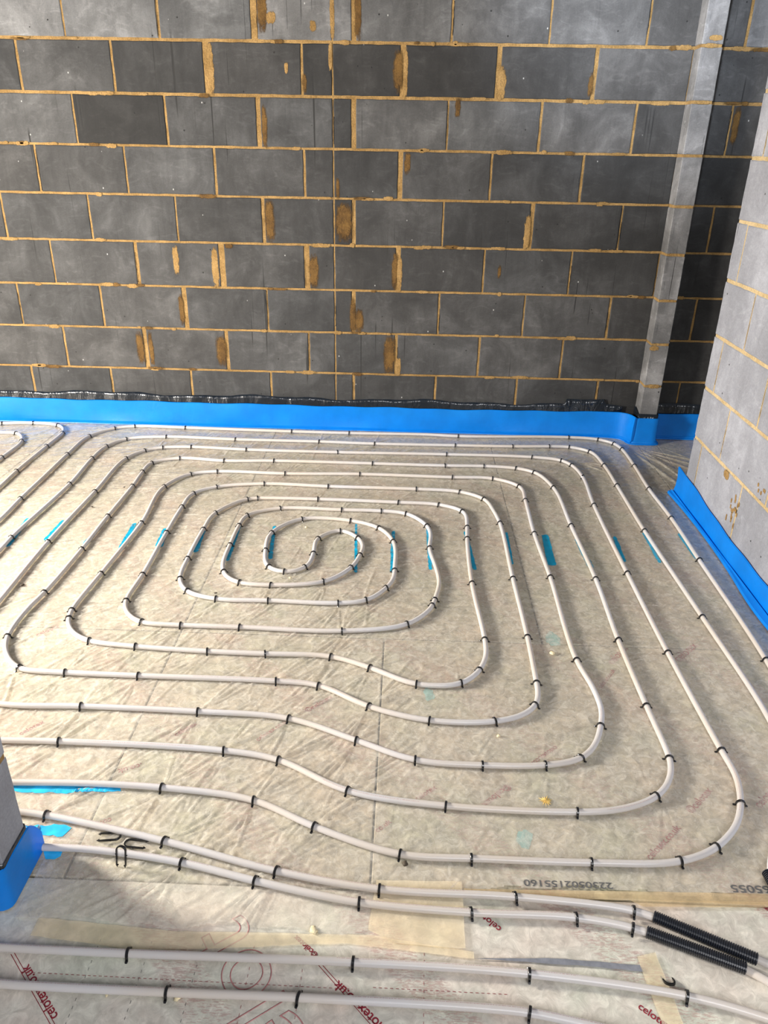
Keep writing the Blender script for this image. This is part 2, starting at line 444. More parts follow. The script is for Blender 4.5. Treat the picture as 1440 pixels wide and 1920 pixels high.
# mortar squeezed over block faces, dark where it was smeared while wet (u, v, half width, half height, material)
def at_row(k, f): return bedh(k) + PITCH * f
SM = [(-0.585, 1, .5, .018, .10, 1), (0.310, 1, .5, .020, .085, 2), (0.345, 1, .45, .010, .10, 1), (0.80, 1, .3, .018, .07, 1), (1.22, 1, .3, .010, .05, 2),
      (-0.335, 2, .4, .012, .09, 2), (0.058, 2, .5, .035, .0, 0), (0.60, 2, .85, .012, .04, 2), (0.125, 3, .0, 0, 0, 0),
      (0.365, 3, .75, .014, .05, 2), (-0.330, 4, .5, .022, .10, 2), (0.05, 4, .5, .038, .09, 2), (0.095, 6, .4, .014, .09, 2), (0.985, 4, .35, .014, .08, 1),
      (-0.835, 5, .6, .014, .07, 1), (-0.63, 5, .45, .016, .10, 1), (-0.11, 5, .4, .022, .085, 2), (0.315, 5, .45, .014, .09, 2), (0.34, 5, .4, .012, .09, 1),
      (-0.83, 6, .45, .012, .08, 2), (-1.08, 7, .5, .018, .09, 2), (-1.02, 7, .5, .012, .09, 2), (-0.63, 7, .5, .026, .08, 2),
      (0.295, 7, .5, .028, .10, 2), (0.345, 7, .2, .014, .05, 1), (0.13, 6, .3, .02, .06, 2), (-0.24, 0, .0, 0, 0, 0),
      (-0.325, 0, .60, .022, .10, 2), (-0.285, 0, .42, .020, .025, 1), (-0.09, 0, .28, .014, .022, 1), (-0.22, 1, .52, .008, .022, 1),
      (-0.135, 1, .25, .010, .04, 2), (-0.01, 1, .75, .008, .06, 1), (0.86, 5, .5, .008, .03, 2), (-0.55, 5, .93, .02, .012, 2),
      (1.93, 2, .6, .014, .08, 2), (0.12, 0, .5, .014, .10, 2), (0.0, 0, .5, .010, .10, 1), (0.02, 3, .2, .008, .05, 2)]
for u, k, f, wu, wv, mi in SM:
    if wu and wv: add_patch(bm, lay, wallP, u, at_row(k, f), wu * 1.15, wv, 0.0014, mi + 1)
for k in range(-1, 8):                       # lumps of mortar pressed out along the bed joints
    for _ in range(16):
        u = random.uniform(-2.0, 2.4)
        add_patch(bm, lay, wallP, u, bedh(k) + random.uniform(-.004, .004), random.uniform(.01, .05), random.uniform(.006, .0115), 0.001, 3 if random.random() < .3 else 2)
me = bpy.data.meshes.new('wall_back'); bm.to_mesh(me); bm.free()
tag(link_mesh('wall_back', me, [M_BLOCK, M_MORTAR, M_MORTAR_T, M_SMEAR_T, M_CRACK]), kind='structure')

def stack_wall(name, mapP, u0, u1, thick, z_top, offsets, tones, m_block, m_mortar, z_base=0.0, kmin=-3, marks=()):
    """block wall with its face in P(u, v, 0) and thick metres behind; its two ends are closed too"""
    bm = bmesh.new(); lay = bm.loops.layers.float_color.new('tone')
    for k in range(kmin, 9):
        z0 = bedh(k) + 0.007 if k < 8 else z_base; z1 = bedh(k) + PITCH - 0.007
        js = [u0]
        x = u0 + offsets[k % 2]
        while x < u1 - 0.03: js.append(x); x += 0.45
        js.append(u1)
        for i in range(len(js) - 1):
            a = js[i] + (0.0 if i == 0 else 0.006); b = js[i + 1] - (0.0 if i == len(js) - 2 else 0.006)
            al = g2a(tones + random.uniform(-7, 7), alb=0.155)
            tone = (al, al, al, 1)
            add_loop_block(bm, lay, mapP, a, b, z0, z1, 0, tone, 0)
            if i and random.random() < 0.5: add_crack(bm, mapP, a, z0 + random.uniform(0, .05), z1 - random.uniform(0, .08), 3)
        for (ue, sgn) in ((u0, -1), (u1, 1)):     # end faces
            Pe = (lambda u, v, d, ue=ue, sgn=sgn: mapP(ue + sgn * d, v, -u))
            al = g2a(tones + random.uniform(-7, 7), alb=0.155)
            add_loop_block(bm, lay, Pe, 0.0, thick, z0, z1, 0, (al, al, al, 1), 0)
        Pb = (lambda u, v, d: mapP(u, v, -thick - d))
        for i in range(len(js) - 1):
            al = g2a(tones + random.uniform(-7, 7), alb=0.155)
            add_loop_block(bm, lay, Pb, js[i] + .005, js[i + 1] - .005, z0, z1, 0, (al, al, al, 1), 0)
    e = 0.003
    c = [mapP(u, v, d) for v in (z_base, z_top) for (u, d) in ((u0 + e, -e), (u1 - e, -e), (u1 - e, -thick + e), (u0 + e, -thick + e))]
    vs = [bm.verts.new(p) for p in c]
    for idx in ((0, 1, 5, 4), (1, 2, 6, 5), (2, 3, 7, 6), (3, 0, 4, 7), (4, 5, 6, 7)):
        f = bm.faces.new([vs[i] for i in idx]); f.material_index = 1
    for (u, v, wu, wv) in marks:
        add_patch(bm, lay, mapP, u, v, wu, wv, 0.0015, 2, n=12)
    bmesh.ops.recalc_face_normals(bm, faces=bm.faces)
    me = bpy.data.meshes.new(name); bm.to_mesh(me); bm.free()
    return tag(link_mesh(name, me, [m_block, m_mortar, M_MORTAR_T, M_CRACK]), kind='structure')

# short cross-wall stub against the back wall
stack_wall('wall_stub', lambda u, v, d: (1.674 + u, -0.10 - d, v), 0.0, 0.095, 0.098, 2.9, (0.5, 0.5), 108, M_STUB, M_MORTAR, 0.02,
           marks=[(0.06, bedh(0) + .03, .03, .012), (0.02, bedh(6) - .02, .025, .014), (0.05, bedh(7) + .0, .035, .012), (0.04, bedh(0), .03, .010), (0.05, bedh(1), .035, .008)])
# the wall on the right of the opening; u runs from its far end towards the camera
marks = [(0.40, bedh(7) - 0.02, .03, .018)] + [(0.52 + random.uniform(-.04, .05), 0.22 + random.uniform(-.07, .05), .006, .010) for _ in range(22)]
marks += [(0.70 + random.uniform(-.03, .03), 0.37 + random.uniform(-.01, .01), .006, .008) for _ in range(5)]
stack_wall('wall_right', lambda u, v, d: (1.684 - d, -0.883 - u, v), 0.0, 2.17, 0.10, 2.9, (0.10, 0.30), 135, M_PIER, M_MORTAR_PALE, 0.02, marks=marks)
# nib of wall at the left whose end faces the doorway
stack_wall('wall_left', lambda u, v, d: (-0.412 - u, -3.073 - d, v), 0.0, 2.6, 0.10, 2.9, (0.30, 0.10), 140, M_PIER, M_MORTAR, 0.10,
           marks=[(.0 + random.uniform(0, .05), random.uniform(.12, .5), .01, .012) for _ in range(6)])

# ------------------------------------------------------------------ floor and insulation boards
bm = bmesh.new(); bmesh.ops.create_cube(bm, size=1.0)
for v in bm.verts: v.co = Vector((v.co.x * 6.8, -2.75 + v.co.y * 5.7, -0.12 + v.co.z * 0.04))
me = bpy.data.meshes.new('floor'); bm.to_mesh(me); bm.free()
tag(link_mesh('floor', me, M_SUB), kind='structure')

def board(x0, x1, y0, y1, mat, label):
    g = 0.0026
    bm = bmesh.new(); bmesh.ops.create_cube(bm, size=1.0)
    for v in bm.verts:
        v.co = Vector((v.co.x * (x1 - x0 - 2 * g), v.co.y * (y1 - y0 - 2 * g), v.co.z * 0.098))
    bmesh.ops.bevel(bm, geom=[e for e in bm.edges], offset=0.002, segments=1, affect='EDGES')
    me = bpy.data.meshes.new('insulation_board'); bm.to_mesh(me); bm.free()
    o = link_mesh('insulation_board', me, mat)
    o.location = ((x0 + x1) / 2, (y0 + y1) / 2, -0.051)
    tag(o, label, 'insulation board', 'foil-faced insulation boards covering the floor')
    return o, (x0, x1, y0, y1)
BOARDS = [
 board(-3.3, -1.545, -3.0, -0.006, M_BOARD, 'insulation board under the pipe hairpins at the far left of the room'),
 board(-1.545, -0.335, -2.05, -0.006, M_BOARD, 'insulation board under the left-hand runs of the pipe spiral, by the back wall'),
 board(-0.335, 0.865, -2.05, -0.006, M_BOARD, 'insulation board under the centre of the pipe spiral'),
 board(0.865, 1.682, -2.05, -0.12, M_BOARD, 'insulation board beside the right-hand wall under the outer pipe bends'),
 board(-1.545, -0.335, -3.0, -2.05, M_BOARD, 'insulation board beside the far face of the left wall end'),
 board(-0.335, 0.343, -3.0, -2.05, M_BOARD, 'creased board between the left wall end and the middle floor seam'),
 board(0.343, 1.682, -3.0, -2.05, M_BOARD, 'large board with red printed words right of the middle floor seam'),
 board(1.79, 3.3, -3.0, -0.006, M_BOARD, 'insulation board beyond the opening in the right-hand wall'),
 board(-3.3, 3.3, -5.0, -3.0, M_BOARD_G, 'grey printed board with dashed lines across the foreground of the doorway'),
]
# threshold piece seen through the opening
BOARDS.append(board(1.683, 1.789, -0.88, -0.11, M_BOARD, 'narrow board strip in the opening between the wall stub and the right-hand wall'))

# ------------------------------------------------------------------ pipe routes (metres on the floor)
def decode(s):
    return [((float(a), float(b)), bool(int(c))) for a, b, c in (t.split(',') for t in s.split())]

def catmull(P, step=0.012):
    P = [Vector((a, b)) for a, b in P]
    P = [P[0] * 2 - P[1]] + P + [P[-1] * 2 - P[-2]]
    out = []; marks = []
    for i in range(1, len(P) - 2):
        p0, p1, p2, p3 = P[i - 1:i + 3]
        t0 = 0; t1 = t0 + max(1e-4, (p1 - p0).length) ** .5; t2 = t1 + max(1e-4, (p2 - p1).length) ** .5; t3 = t2 + max(1e-4, (p3 - p2).length) ** .5
        n = max(2, int((p2 - p1).length / step))
        marks.append(len(out))
        for k in range(n):
            t = t1 + (t2 - t1) * k / n
            A1 = p0 * ((t1 - t) / (t1 - t0)) + p1 * ((t - t0) / (t1 - t0))
            A2 = p1 * ((t2 - t) / (t2 - t1)) + p2 * ((t - t1) / (t2 - t1))
            A3 = p2 * ((t3 - t) / (t3 - t2)) + p3 * ((t - t2) / (t3 - t2))
            B1 = A1 * ((t2 - t) / (t2 - t0)) + A2 * ((t - t0) / (t2 - t0))
            B2 = A2 * ((t3 - t) / (t3 - t1)) + A3 * ((t - t1) / (t3 - t1))
            out.append(B1 * ((t2 - t) / (t2 - t1)) + B2 * ((t - t1) / (t2 - t1)))
    marks.append(len(out)); out.append(P[-2])
    return out, marks

PIPE_R = 0.0082
ROUTES = []      # (pipe kind, label, curve points, [(staple position, direction, run name)])
def route(kind, label, segs):
    pts = []; info = []
    for nm, s in segs:
        for (p, way) in decode(s):
            pts.append(p); info.append((nm, way))
    cur, marks = catmull(pts)
    # even out tracing wobble
    arr = np.array([[p.x, p.y] for p in cur])
    for _ in range(10):
        arr[1:-1] = arr[1:-1] * 0.5 + (arr[:-2] + arr[2:]) * 0.25
    st = []
    for (nm, way), m in zip(info, marks):
        if way: continue
        a = arr[max(0, m - 1)]; b = arr[min(len(arr) - 1, m + 1)]
        st.append((Vector((arr[m][0], arr[m][1])), Vector(b - a).normalized(), nm))
    ROUTES.append((kind, label, arr, st))
route('spiral', 'long white heating pipe laid in a rounded rectangular spiral over the whole floor', [
  ('OFF', '1.360,-3.450,1 1.450,-3.200,1 1.510,-2.900,1 1.530,-2.500,1'),
  ('right run of the outermost pipe loop', '1.565,-2.114,0 1.573,-1.465,0 1.578,-1.085,0 1.568,-0.766,0 1.575,-0.474,0 1.571,-0.238,0 1.549,-0.149,0 1.472,-0.087,0'),
  ('upper run of the outermost pipe loop', '1.307,-0.066,0 0.698,-0.098,0 0.531,-0.085,1 0.082,-0.095,0 -0.246,-0.094,0 -0.845,-0.080,0 -1.135,-0.077,0'),
  ('left run of the outermost pipe loop', '-1.239,-0.122,0 -1.331,-0.261,0 -1.339,-0.534,0 -1.332,-0.822,1 -1.327,-1.081,0 -1.316,-1.292,1'),
  ('OFF', '-1.340,-1.800,1 -1.340,-2.350,1 -1.220,-2.660,1 -0.950,-2.750,1'),
  ('lowest run of the third loop inward', '-0.574,-2.744,1 -0.423,-2.738,1 -0.192,-2.742,0 0.044,-2.771,0 0.203,-2.845,0 0.407,-2.914,0 0.572,-2.917,0 0.840,-2.916,0 1.043,-2.904,0 1.142,-2.862,0'),
  ('right run of the third loop inward', '1.176,-2.833,1 1.218,-2.789,1 1.252,-2.723,0 1.276,-2.634,1 1.271,-2.531,0 1.260,-2.094,0 1.258,-1.585,0 1.262,-0.974,0 1.278,-0.643,0 1.254,-0.491,0 1.209,-0.421,0'),
  ('upper run of the third loop inward', '1.059,-0.387,0 0.615,-0.383,0 0.042,-0.396,0 -0.438,-0.395,0 -0.734,-0.378,0 -0.882,-0.398,0'),
  ('left run of the third loop inward', '-0.965,-0.451,0 -1.025,-0.570,0 -1.026,-0.983,0 -1.029,-1.478,0 -1.010,-1.913,1'),
  ('OFF', '-1.000,-2.200,1 -0.940,-2.390,1'),
  ('lower run of the fifth loop inward', '-0.744,-2.453,1 -0.510,-2.450,0 -0.175,-2.455,0 0.087,-2.470,0 0.283,-2.548,0 0.443,-2.614,0 0.619,-2.624,0 0.783,-2.616,0 0.884,-2.587,0'),
  ('right run of the fifth loop inward', '0.935,-2.530,1 0.965,-2.455,0 0.982,-2.395,1 0.979,-2.287,1 0.955,-2.146,0 0.957,-1.636,0 0.948,-1.276,0 0.955,-0.943,0 0.949,-0.779,0'),
  ('upper run of the fifth loop inward', '0.827,-0.690,0 0.629,-0.691,0 0.178,-0.684,0 -0.188,-0.704,0 -0.520,-0.702,0'),
  ('left run of the fifth loop inward', '-0.646,-0.745,0 -0.729,-0.906,0 -0.712,-1.287,0 -0.727,-1.710,0 -0.737,-1.958,0 -0.727,-2.014,0'),
  ('lower run of the seventh loop inward', '-0.701,-2.070,1 -0.661,-2.110,1 -0.607,-2.137,0 -0.449,-2.157,0 -0.217,-2.170,0 -0.031,-2.173,0 0.177,-2.175,0 0.305,-2.226,0 0.447,-2.299,0 0.580,-2.292,0'),
  ('right run of the seventh loop inward', '0.616,-2.261,1 0.645,-2.220,0 0.671,-2.145,1 0.674,-2.051,0 0.657,-1.698,0 0.662,-1.343,0 0.669,-1.235,0 0.661,-1.077,0'),
  ('upper run of the seventh loop inward', '0.554,-1.012,0 0.370,-1.002,0 0.007,-0.992,0 -0.265,-1.000,0 -0.318,-1.015,0'),
  ('left run of the seventh loop inward', '-0.426,-1.168,0 -0.438,-1.329,0 -0.437,-1.576,0 -0.426,-1.730,0 -0.377,-1.817,0'),
  ('lower run of the second innermost ring', '-0.259,-1.861,0 -0.074,-1.860,0 0.170,-1.863,0 0.272,-1.839,0 0.340,-1.751,0'),
  ('right side of the second innermost ring', '0.366,-1.681,1 0.368,-1.617,0 0.359,-1.386,0 0.295,-1.265,0'),
  ('upper side of the innermost ring', '0.169,-1.202,0 -0.041,-1.200,0 -0.150,-1.339,0'),
  ('S-shaped bend in the middle', '-0.148,-1.492,0 -0.117,-1.623,0 -0.048,-1.659,0 0.028,-1.618,0 0.045,-1.506,0 0.046,-1.379,0 0.133,-1.296,0 0.214,-1.363,0 0.238,-1.436,1 0.229,-1.508,0 0.201,-1.611,0'),
  ('lower side of the innermost ring', '0.106,-1.720,0 -0.081,-1.755,0 -0.198,-1.747,0'),
  ('left run of the eighth loop inward', '-0.248,-1.719,1 -0.279,-1.670,0 -0.294,-1.601,1 -0.298,-1.457,0 -0.297,-1.285,0 -0.284,-1.180,0'),
  ('upper run of the eighth loop inward', '-0.149,-1.100,0 0.121,-1.098,0 0.296,-1.097,0 0.410,-1.116,0'),
  ('right run of the eighth loop inward', '0.499,-1.231,0 0.513,-1.324,1 0.504,-1.432,0 0.526,-1.582,1 0.536,-1.709,1 0.516,-1.817,0 0.507,-1.864,0'),
  ('lower run of the eighth loop inward', '0.417,-1.982,0 0.199,-2.033,0 -0.139,-2.030,0 -0.338,-2.030,0'),
  ('left run of the sixth loop inward', '-0.474,-2.022,0 -0.516,-1.998,1 -0.555,-1.948,1 -0.573,-1.890,0 -0.571,-1.708,0 -0.582,-1.368,0 -0.585,-1.119,0 -0.575,-0.969,0'),
  ('upper run of the sixth loop inward', '-0.482,-0.888,0 -0.267,-0.835,0 0.039,-0.845,0 0.451,-0.846,0 0.658,-0.862,0'),
  ('right run of the sixth loop inward', '0.767,-0.939,0 0.797,-1.057,1 0.814,-1.189,0 0.814,-1.653,0 0.817,-2.031,0 0.812,-2.269,0 0.810,-2.326,1 0.797,-2.377,0'),
  ('lower run of the sixth loop inward', '0.756,-2.419,1 0.666,-2.453,0 0.484,-2.458,0 0.311,-2.408,0 0.156,-2.320,0 0.021,-2.307,0 -0.391,-2.304,0 -0.617,-2.301,0 -0.765,-2.291,0'),
  ('left run of the fourth loop inward', '-0.805,-2.261,1 -0.848,-2.208,1 -0.881,-2.126,0 -0.890,-1.968,1 -0.878,-1.852,0 -0.872,-1.530,0 -0.876,-1.231,0 -0.876,-0.911,0 -0.884,-0.736,0 -0.877,-0.616,0'),
  ('upper run of the fourth loop inward', '-0.752,-0.541,0 -0.520,-0.560,0 -0.267,-0.541,0 0.232,-0.540,0 0.598,-0.541,0 0.798,-0.533,0'),
  ('right run of the fourth loop inward', '0.959,-0.549,0 1.048,-0.599,0 1.110,-0.786,0 1.118,-1.189,0 1.127,-1.637,0 1.116,-2.032,0 1.118,-2.360,0 1.122,-2.569,0 1.116,-2.612,1 1.090,-2.666,1 1.049,-2.710,0'),
  ('lower run of the fourth loop inward', '1.003,-2.736,1 0.935,-2.759,1 0.834,-2.770,0 0.519,-2.766,0 0.274,-2.730,0 0.085,-2.632,0 -0.070,-2.605,0 -0.511,-2.594,0 -0.673,-2.598,1'),
  ('OFF', '-0.900,-2.600,1 -1.080,-2.520,1 -1.180,-2.300,1 -1.190,-1.900,1'),
  ('left run of the second loop inward', '-1.186,-1.555,1 -1.192,-1.446,0 -1.175,-0.907,0 -1.193,-0.582,0 -1.184,-0.406,0'),
  ('upper run of the second loop inward', '-1.116,-0.286,0 -0.909,-0.235,0 -0.528,-0.247,0 -0.073,-0.244,0 0.233,-0.253,0 0.667,-0.244,0 0.977,-0.236,0 1.178,-0.220,0 1.288,-0.220,0'),
  ('right run of the second loop inward', '1.389,-0.284,0 1.419,-0.479,0 1.423,-0.738,0 1.424,-1.219,0 1.444,-1.876,0 1.456,-2.393,1'),
  ('OFF', '1.430,-2.600,1 1.360,-2.770,1 1.260,-2.880,1 1.233,-2.960,1 1.240,-3.100,1 1.260,-3.200,1'),
])
route('run', 'white pipe hairpin at the far left, the smaller inner one of two', [
  ('small pipe hairpin at the far left', '-1.995,-0.271,1 -1.833,-0.241,1 -1.738,-0.242,0 -1.655,-0.362,0 -1.647,-0.602,0 -1.649,-0.923,1'),
])
route('run', 'white pipe hairpin at the far left, the wider outer one of two', [
  ('wider pipe hairpin at the far left', '-2.068,-0.135,1 -1.893,-0.093,0 -1.726,-0.070,0 -1.572,-0.094,0 -1.517,-0.153,1 -1.494,-0.222,0 -1.493,-0.430,0 -1.492,-0.767,0 -1.482,-0.954,1 -1.472,-1.256,1'),
])
route('run', 'white pipe from behind the left wall end to the farther black conduit', [
  ('farther pipe leading to the conduits', '-0.642,-2.821,1 -0.518,-2.833,1 -0.436,-2.842,0 -0.138,-2.903,0 0.132,-2.971,0 0.365,-3.007,0 0.657,-3.012,0 0.902,-3.032,0 0.944,-3.046,1 1.131,-3.133,1 1.171,-3.155,1'),
])
route('run', 'white pipe from under the left foam strip to the nearer black conduit', [
  ('nearer pipe leading to the conduits', '-0.446,-2.934,1 -0.409,-2.934,1 -0.311,-2.933,1 -0.083,-2.959,0 0.092,-2.999,0 0.322,-3.041,0 0.560,-3.054,0 0.777,-3.055,0 0.893,-3.073,0 0.919,-3.082,1 1.099,-3.154,1 1.146,-3.189,1'),
])
route('run', 'grey-white pipe crossing the foreground, the farther of the lowest two', [
  ('farther of the two foreground pipes', '-0.455,-3.173,1 -0.389,-3.175,1 -0.127,-3.176,0 0.317,-3.174,0 0.664,-3.182,0 0.958,-3.212,0 1.053,-3.234,1 1.152,-3.265,1'),
])
route('run', 'grey-white pipe crossing the very bottom of the view', [
  ('pipe along the bottom edge', '-0.418,-3.243,1 -0.354,-3.247,1 -0.031,-3.249,0 0.222,-3.248,0 0.649,-3.256,0 0.720,-3.267,1 0.851,-3.292,1'),
])

# ------------------------------------------------------------------ the polythene film: a wrinkled sheet
def vnoise(x, y, cell, seed):
    r = np.random.default_rng(seed)
    g = r.random((256, 256)) * 2 - 1
    u = x / cell + 1000; v = y / cell + 1000
    iu = np.floor(u).astype(int); iv = np.floor(v).astype(int); fu = u - iu; fv = v - iv
    fu = fu * fu * (3 - 2 * fu); fv = fv * fv * (3 - 2 * fv)
    a = g[iu % 256, iv % 256]; b = g[(iu + 1) % 256, iv % 256]; c = g[iu % 256, (iv + 1) % 256]; d = g[(iu + 1) % 256, (iv + 1) % 256]
    return (a * (1 - fu) + b * fu) * (1 - fv) + (c * (1 - fu) + d * fu) * fv

GX0, GX1, GY0, GY1, GS = -2.45, 2.30, -3.12, -0.030, 0.0042
NX = int((GX1 - GX0) / GS); NY = int((GY1 - GY0) / GS)
gx = np.linspace(GX0, GX1, NX); gy = np.linspace(GY0, GY1, NY)
XX, YY = np.meshgrid(gx, gy)            # rows = y
H = 0.0012 + 0.0010 * np.abs(vnoise(XX, YY, 0.17, 1)) + 0.0007 * np.abs(vnoise(XX + YY * .3, YY, 0.06, 2))
def ridge(x, y, ang, length, width, amp, taper=1.0, both=False):
    """a tension fold starting at x, y and dying out along its length"""
    ca, sa = math.cos(ang), math.sin(ang)
    x1, y1 = x + ca * length, y + sa * length
    xa, xb = sorted((x, x1)); ya, yb = sorted((y, y1)); m = width * 3
    i0 = max(0, int((xa - m - GX0) / GS)); i1 = min(NX, int((xb + m - GX0) / GS) + 2)
    j0 = max(0, int((ya - m - GY0) / GS)); j1 = min(NY, int((yb + m - GY0) / GS) + 2)
    if i1 <= i0 or j1 <= j0: return
    X = XX[j0:j1, i0:i1] - x; Y = YY[j0:j1, i0:i1] - y
    s = (X * ca + Y * sa) / length; d = -X * sa + Y * ca
    bend = 0.006 * np.sin(s * 3.0 + x * 9)
    wd = width * (0.45 + 0.8 * np.clip(s, 0, 1) * taper)
    prof = np.exp(-((d - bend * length) / wd) ** 2)
    fade = np.clip(s * 9, 0, 1) * np.clip(1 - s, 0, 1) ** 0.8 if not both else np.clip(s * 3, 0, 1) * np.clip((1 - s) * 3, 0, 1)
    H[j0:j1, i0:i1] = np.maximum(H[j0:j1, i0:i1], 0.0010 + amp * prof * fade)
R2 = random.Random(21)
for kind, label, arr, st in ROUTES:
    for p, d, nm in st:
        if p.y < -3.0: continue
        left = 1.0 if p.x < 0.35 else 0.45
        near = 1.0 if p.y < -1.75 else 0.6
        nrm = Vector((-d.y, d.x))
        for side in (1, -1):
            foot = p + nrm * side * 0.015
            base = math.atan2(nrm.y * side, nrm.x * side)
            pref = math.radians(38) if math.cos(base - math.radians(38)) > 0 else math.radians(218)
            n = int(R2.uniform(4, 10) * (0.6 + left * near))
            for _ in range(n):
                a = (base * 0.35 + pref * 0.65) if abs(base - pref) < math.pi else base
                a = pref + (((base - pref + math.pi) % math.tau) - math.pi) * R2.uniform(0.0, 0.6) + R2.gauss(0, 0.20)
                ridge(foot.x, foot.y, a, R2.uniform(0.10, 0.46) * (0.40 + 0.65 * left), R2.uniform(0.0042, 0.0092),
                      R2.uniform(0.0034, 0.0082) * left * (0.55 + 0.45 * near))
for _ in range(700):                                    # loose creases all over
    x = R2.uniform(-1.9, 1.6); y = R2.uniform(-3.05, -0.1)
    k = 1.0 if x < 0.4 else 0.45
    ridge(x, y, math.radians(R2.gauss(38, 45)), R2.uniform(.04, .22), R2.uniform(.004, .008), R2.uniform(.0010, .0030) * k, both=True)
for x, y, a, L in ((0.94, -1.81, 3, 0.72), (0.698, -2.612, 1.5, 0.98), (0.98, -1.99, 0, .7), (1.247, -1.814, 65, .46), (0.7854, -2.2853, 52, .55),
                   (1.30, -0.80, 2, .36), (-0.3259, -0.92, 268, .9), (0.343, -2.06, 270, .92), (1.10, -2.85, -12, .35)):
    ridge(x, y, math.radians(a), L, 0.0045, 0.0036, taper=0, both=True)   # long straight fold lines
for a in (-75, -62, -50, -40, -30):                     # stiff folds fanning out by the wall stub
    ridge(1.60, -0.16, math.radians(a), R2.uniform(.45, .75), 0.014, 0.006, both=True)
ridge(1.665, -0.15, math.atan2(-0.50, 0.13), 0.54, 0.006, 0.012, taper=0, both=True)
ridge(1.70, -0.30, math.atan2(-0.42, 0.20), 0.5, 0.012, 0.005, both=True); ridge(1.80, -0.15, math.radians(-58), 0.6, 0.014, 0.005, both=True); ridge(1.95, -0.12, math.radians(-75), 0.6, 0.014, 0.005, both=True)
for a in (-60, -42, -25, -15):
    ridge(1.30, -0.42, math.radians(a + 10), R2.uniform(.12, .22), 0.006, 0.006, both=True)
# keep the film pressed down right under the pipes
near_pipe = np.full(H.shape, 1.0)
for kind, label, arr, st in ROUTES:
    for x, y in arr[::1]:
        if not (GX0 < x < GX1 and GY0 < y < GY1): continue
        i = int((x - GX0) / GS); j = int((y - GY0) / GS)
        i0, i1, j0, j1 = max(0, i - 1), min(NX, i + 3), max(0, j - 1), min(NY, j + 3)
        H[j0:j1, i0:i1] = np.minimum(H[j0:j1, i0:i1], 0.0016)
sel = (YY < -2.925) & (XX > 0.62)
H[sel] = np.minimum(H[sel], 0.0013)
def film_z(x, y):
    i = min(NX - 1, max(0, int(round((x - GX0) / (GX1 - GX0) * (NX - 1))))); j = min(NY - 1, max(0, int(round((y - GY0) / (GY1 - GY0) * (NY - 1)))))
    return float(H[j, i])
def near_edge(x):                                       # where the film ends by the doorway
    t = min(1, max(0, (x - 0.30) / 0.35)); t = t * t * (3 - 2 * t)
    return -3.105 * (1 - t) - 2.978 * t + 0.006 * math.sin(x * 17) + 0.004 * math.sin(x * 41)
edge = np.array([near_edge(x) for x in gx])
keepf = (YY[:-1, :-1] > edge[None, :-1]) & ~((XX[:-1, :-1] < -0.40) & (YY[:-1, :-1] < -2.962)) & ~((XX[:-1, :-1] > 1.665) & (YY[:-1, :-1] < -0.83)) & ~((XX[:-1, :-1] > 1.64) & (XX[:-1, :-1] < 1.79) & (YY[:-1, :-1] > -0.12)) & ~((XX[:-1, :-1] > 1.79) & (YY[:-1, :-1] < -1.3))
V = np.stack([XX, YY, H], -1).reshape(-1, 3)
idx = np.arange(NX * NY).reshape(NY, NX)
Q = np.stack([idx[:-1, :-1], idx[:-1, 1:], idx[1:, 1:], idx[1:, :-1]], -1)[keepf]
used = np.zeros(len(V), bool); used[Q.ravel()] = True
remap = np.cumsum(used) - 1
V = V[used]; Q = remap[Q]
me = bpy.data.meshes.new('polythene_film')
me.vertices.add(len(V)); me.vertices.foreach_set('co', V.ravel().astype(np.float32))
me.loops.add(Q.size); me.loops.foreach_set('vertex_index', Q.ravel().astype(np.int32))
me.polygons.add(len(Q)); me.polygons.foreach_set('loop_start', (np.arange(len(Q)) * 4).astype(np.int32))
try: me.polygons.foreach_set('loop_total', np.full(len(Q), 4, np.int32))
except Exception: pass
me.update(calc_edges=True); me.validate()
film = link_mesh('polythene_film', me, M_SHEET, smooth=True)
tag(film, 'wrinkled milky polythene film spread over the insulation boards under the pipes', 'plastic sheet')

# ------------------------------------------------------------------ pipes
def tube(name, arr, r, z, mat, nseg=14, parent=None, zfun=None):
    n = len(arr)
    P = np.zeros((n, 3)); P[:, :2] = arr
    P[:, 2] = [z if zfun is None else zfun(x, y) for x, y in arr]
    T = np.gradient(P, axis=0); T /= np.linalg.norm(T, axis=1)[:, None]
    up = np.array([0, 0, 1.0]); S = np.cross(T, up); S /= np.linalg.norm(S, axis=1)[:, None]; U = np.cross(S, T)
    L = np.concatenate([[0], np.cumsum(np.linalg.norm(np.diff(P, axis=0), axis=1))])
    verts = []; faces = []
    for k in range(nseg):
        a = math.tau * k / nseg
        verts.append(P + r * (math.cos(a) * S + math.sin(a) * U))
    verts = np.stack(verts, 1).reshape(-1, 3)
    for i in range(n - 1):
        for k in range(nseg):
            k2 = (k + 1) % nseg
            faces.append((i * nseg + k, i * nseg + k2, (i + 1) * nseg + k2, (i + 1) * nseg + k))
    faces.append(tuple(range(nseg))[::-1]); faces.append(tuple((n - 1) * nseg + k for k in range(nseg)))
    me = mesh_from(name, verts, faces)
    uv = me.uv_layers.new(name='UVMap'); co = np.zeros((len(me.loops), 2), np.float32)
    li = 0
    for i in range(n - 1):
        for k in range(nseg):
            a0, a1 = k / nseg, (k + 1) / nseg
            co[li] = (L[i], a0); co[li + 1] = (L[i], a1); co[li + 2] = (L[i + 1], a1); co[li + 3] = (L[i + 1], a0); li += 4
    uv.data.foreach_set('uv', co.ravel())
    o = link_mesh(name, me, mat, parent, smooth=True)
    return o
for kind, label, arr, st in ROUTES:
    o = tube('heating_pipe', arr, PIPE_R, 0.0105, M_PIPE, 16)
    tag(o, label, 'pipe', 'white underfloor heating pipes')

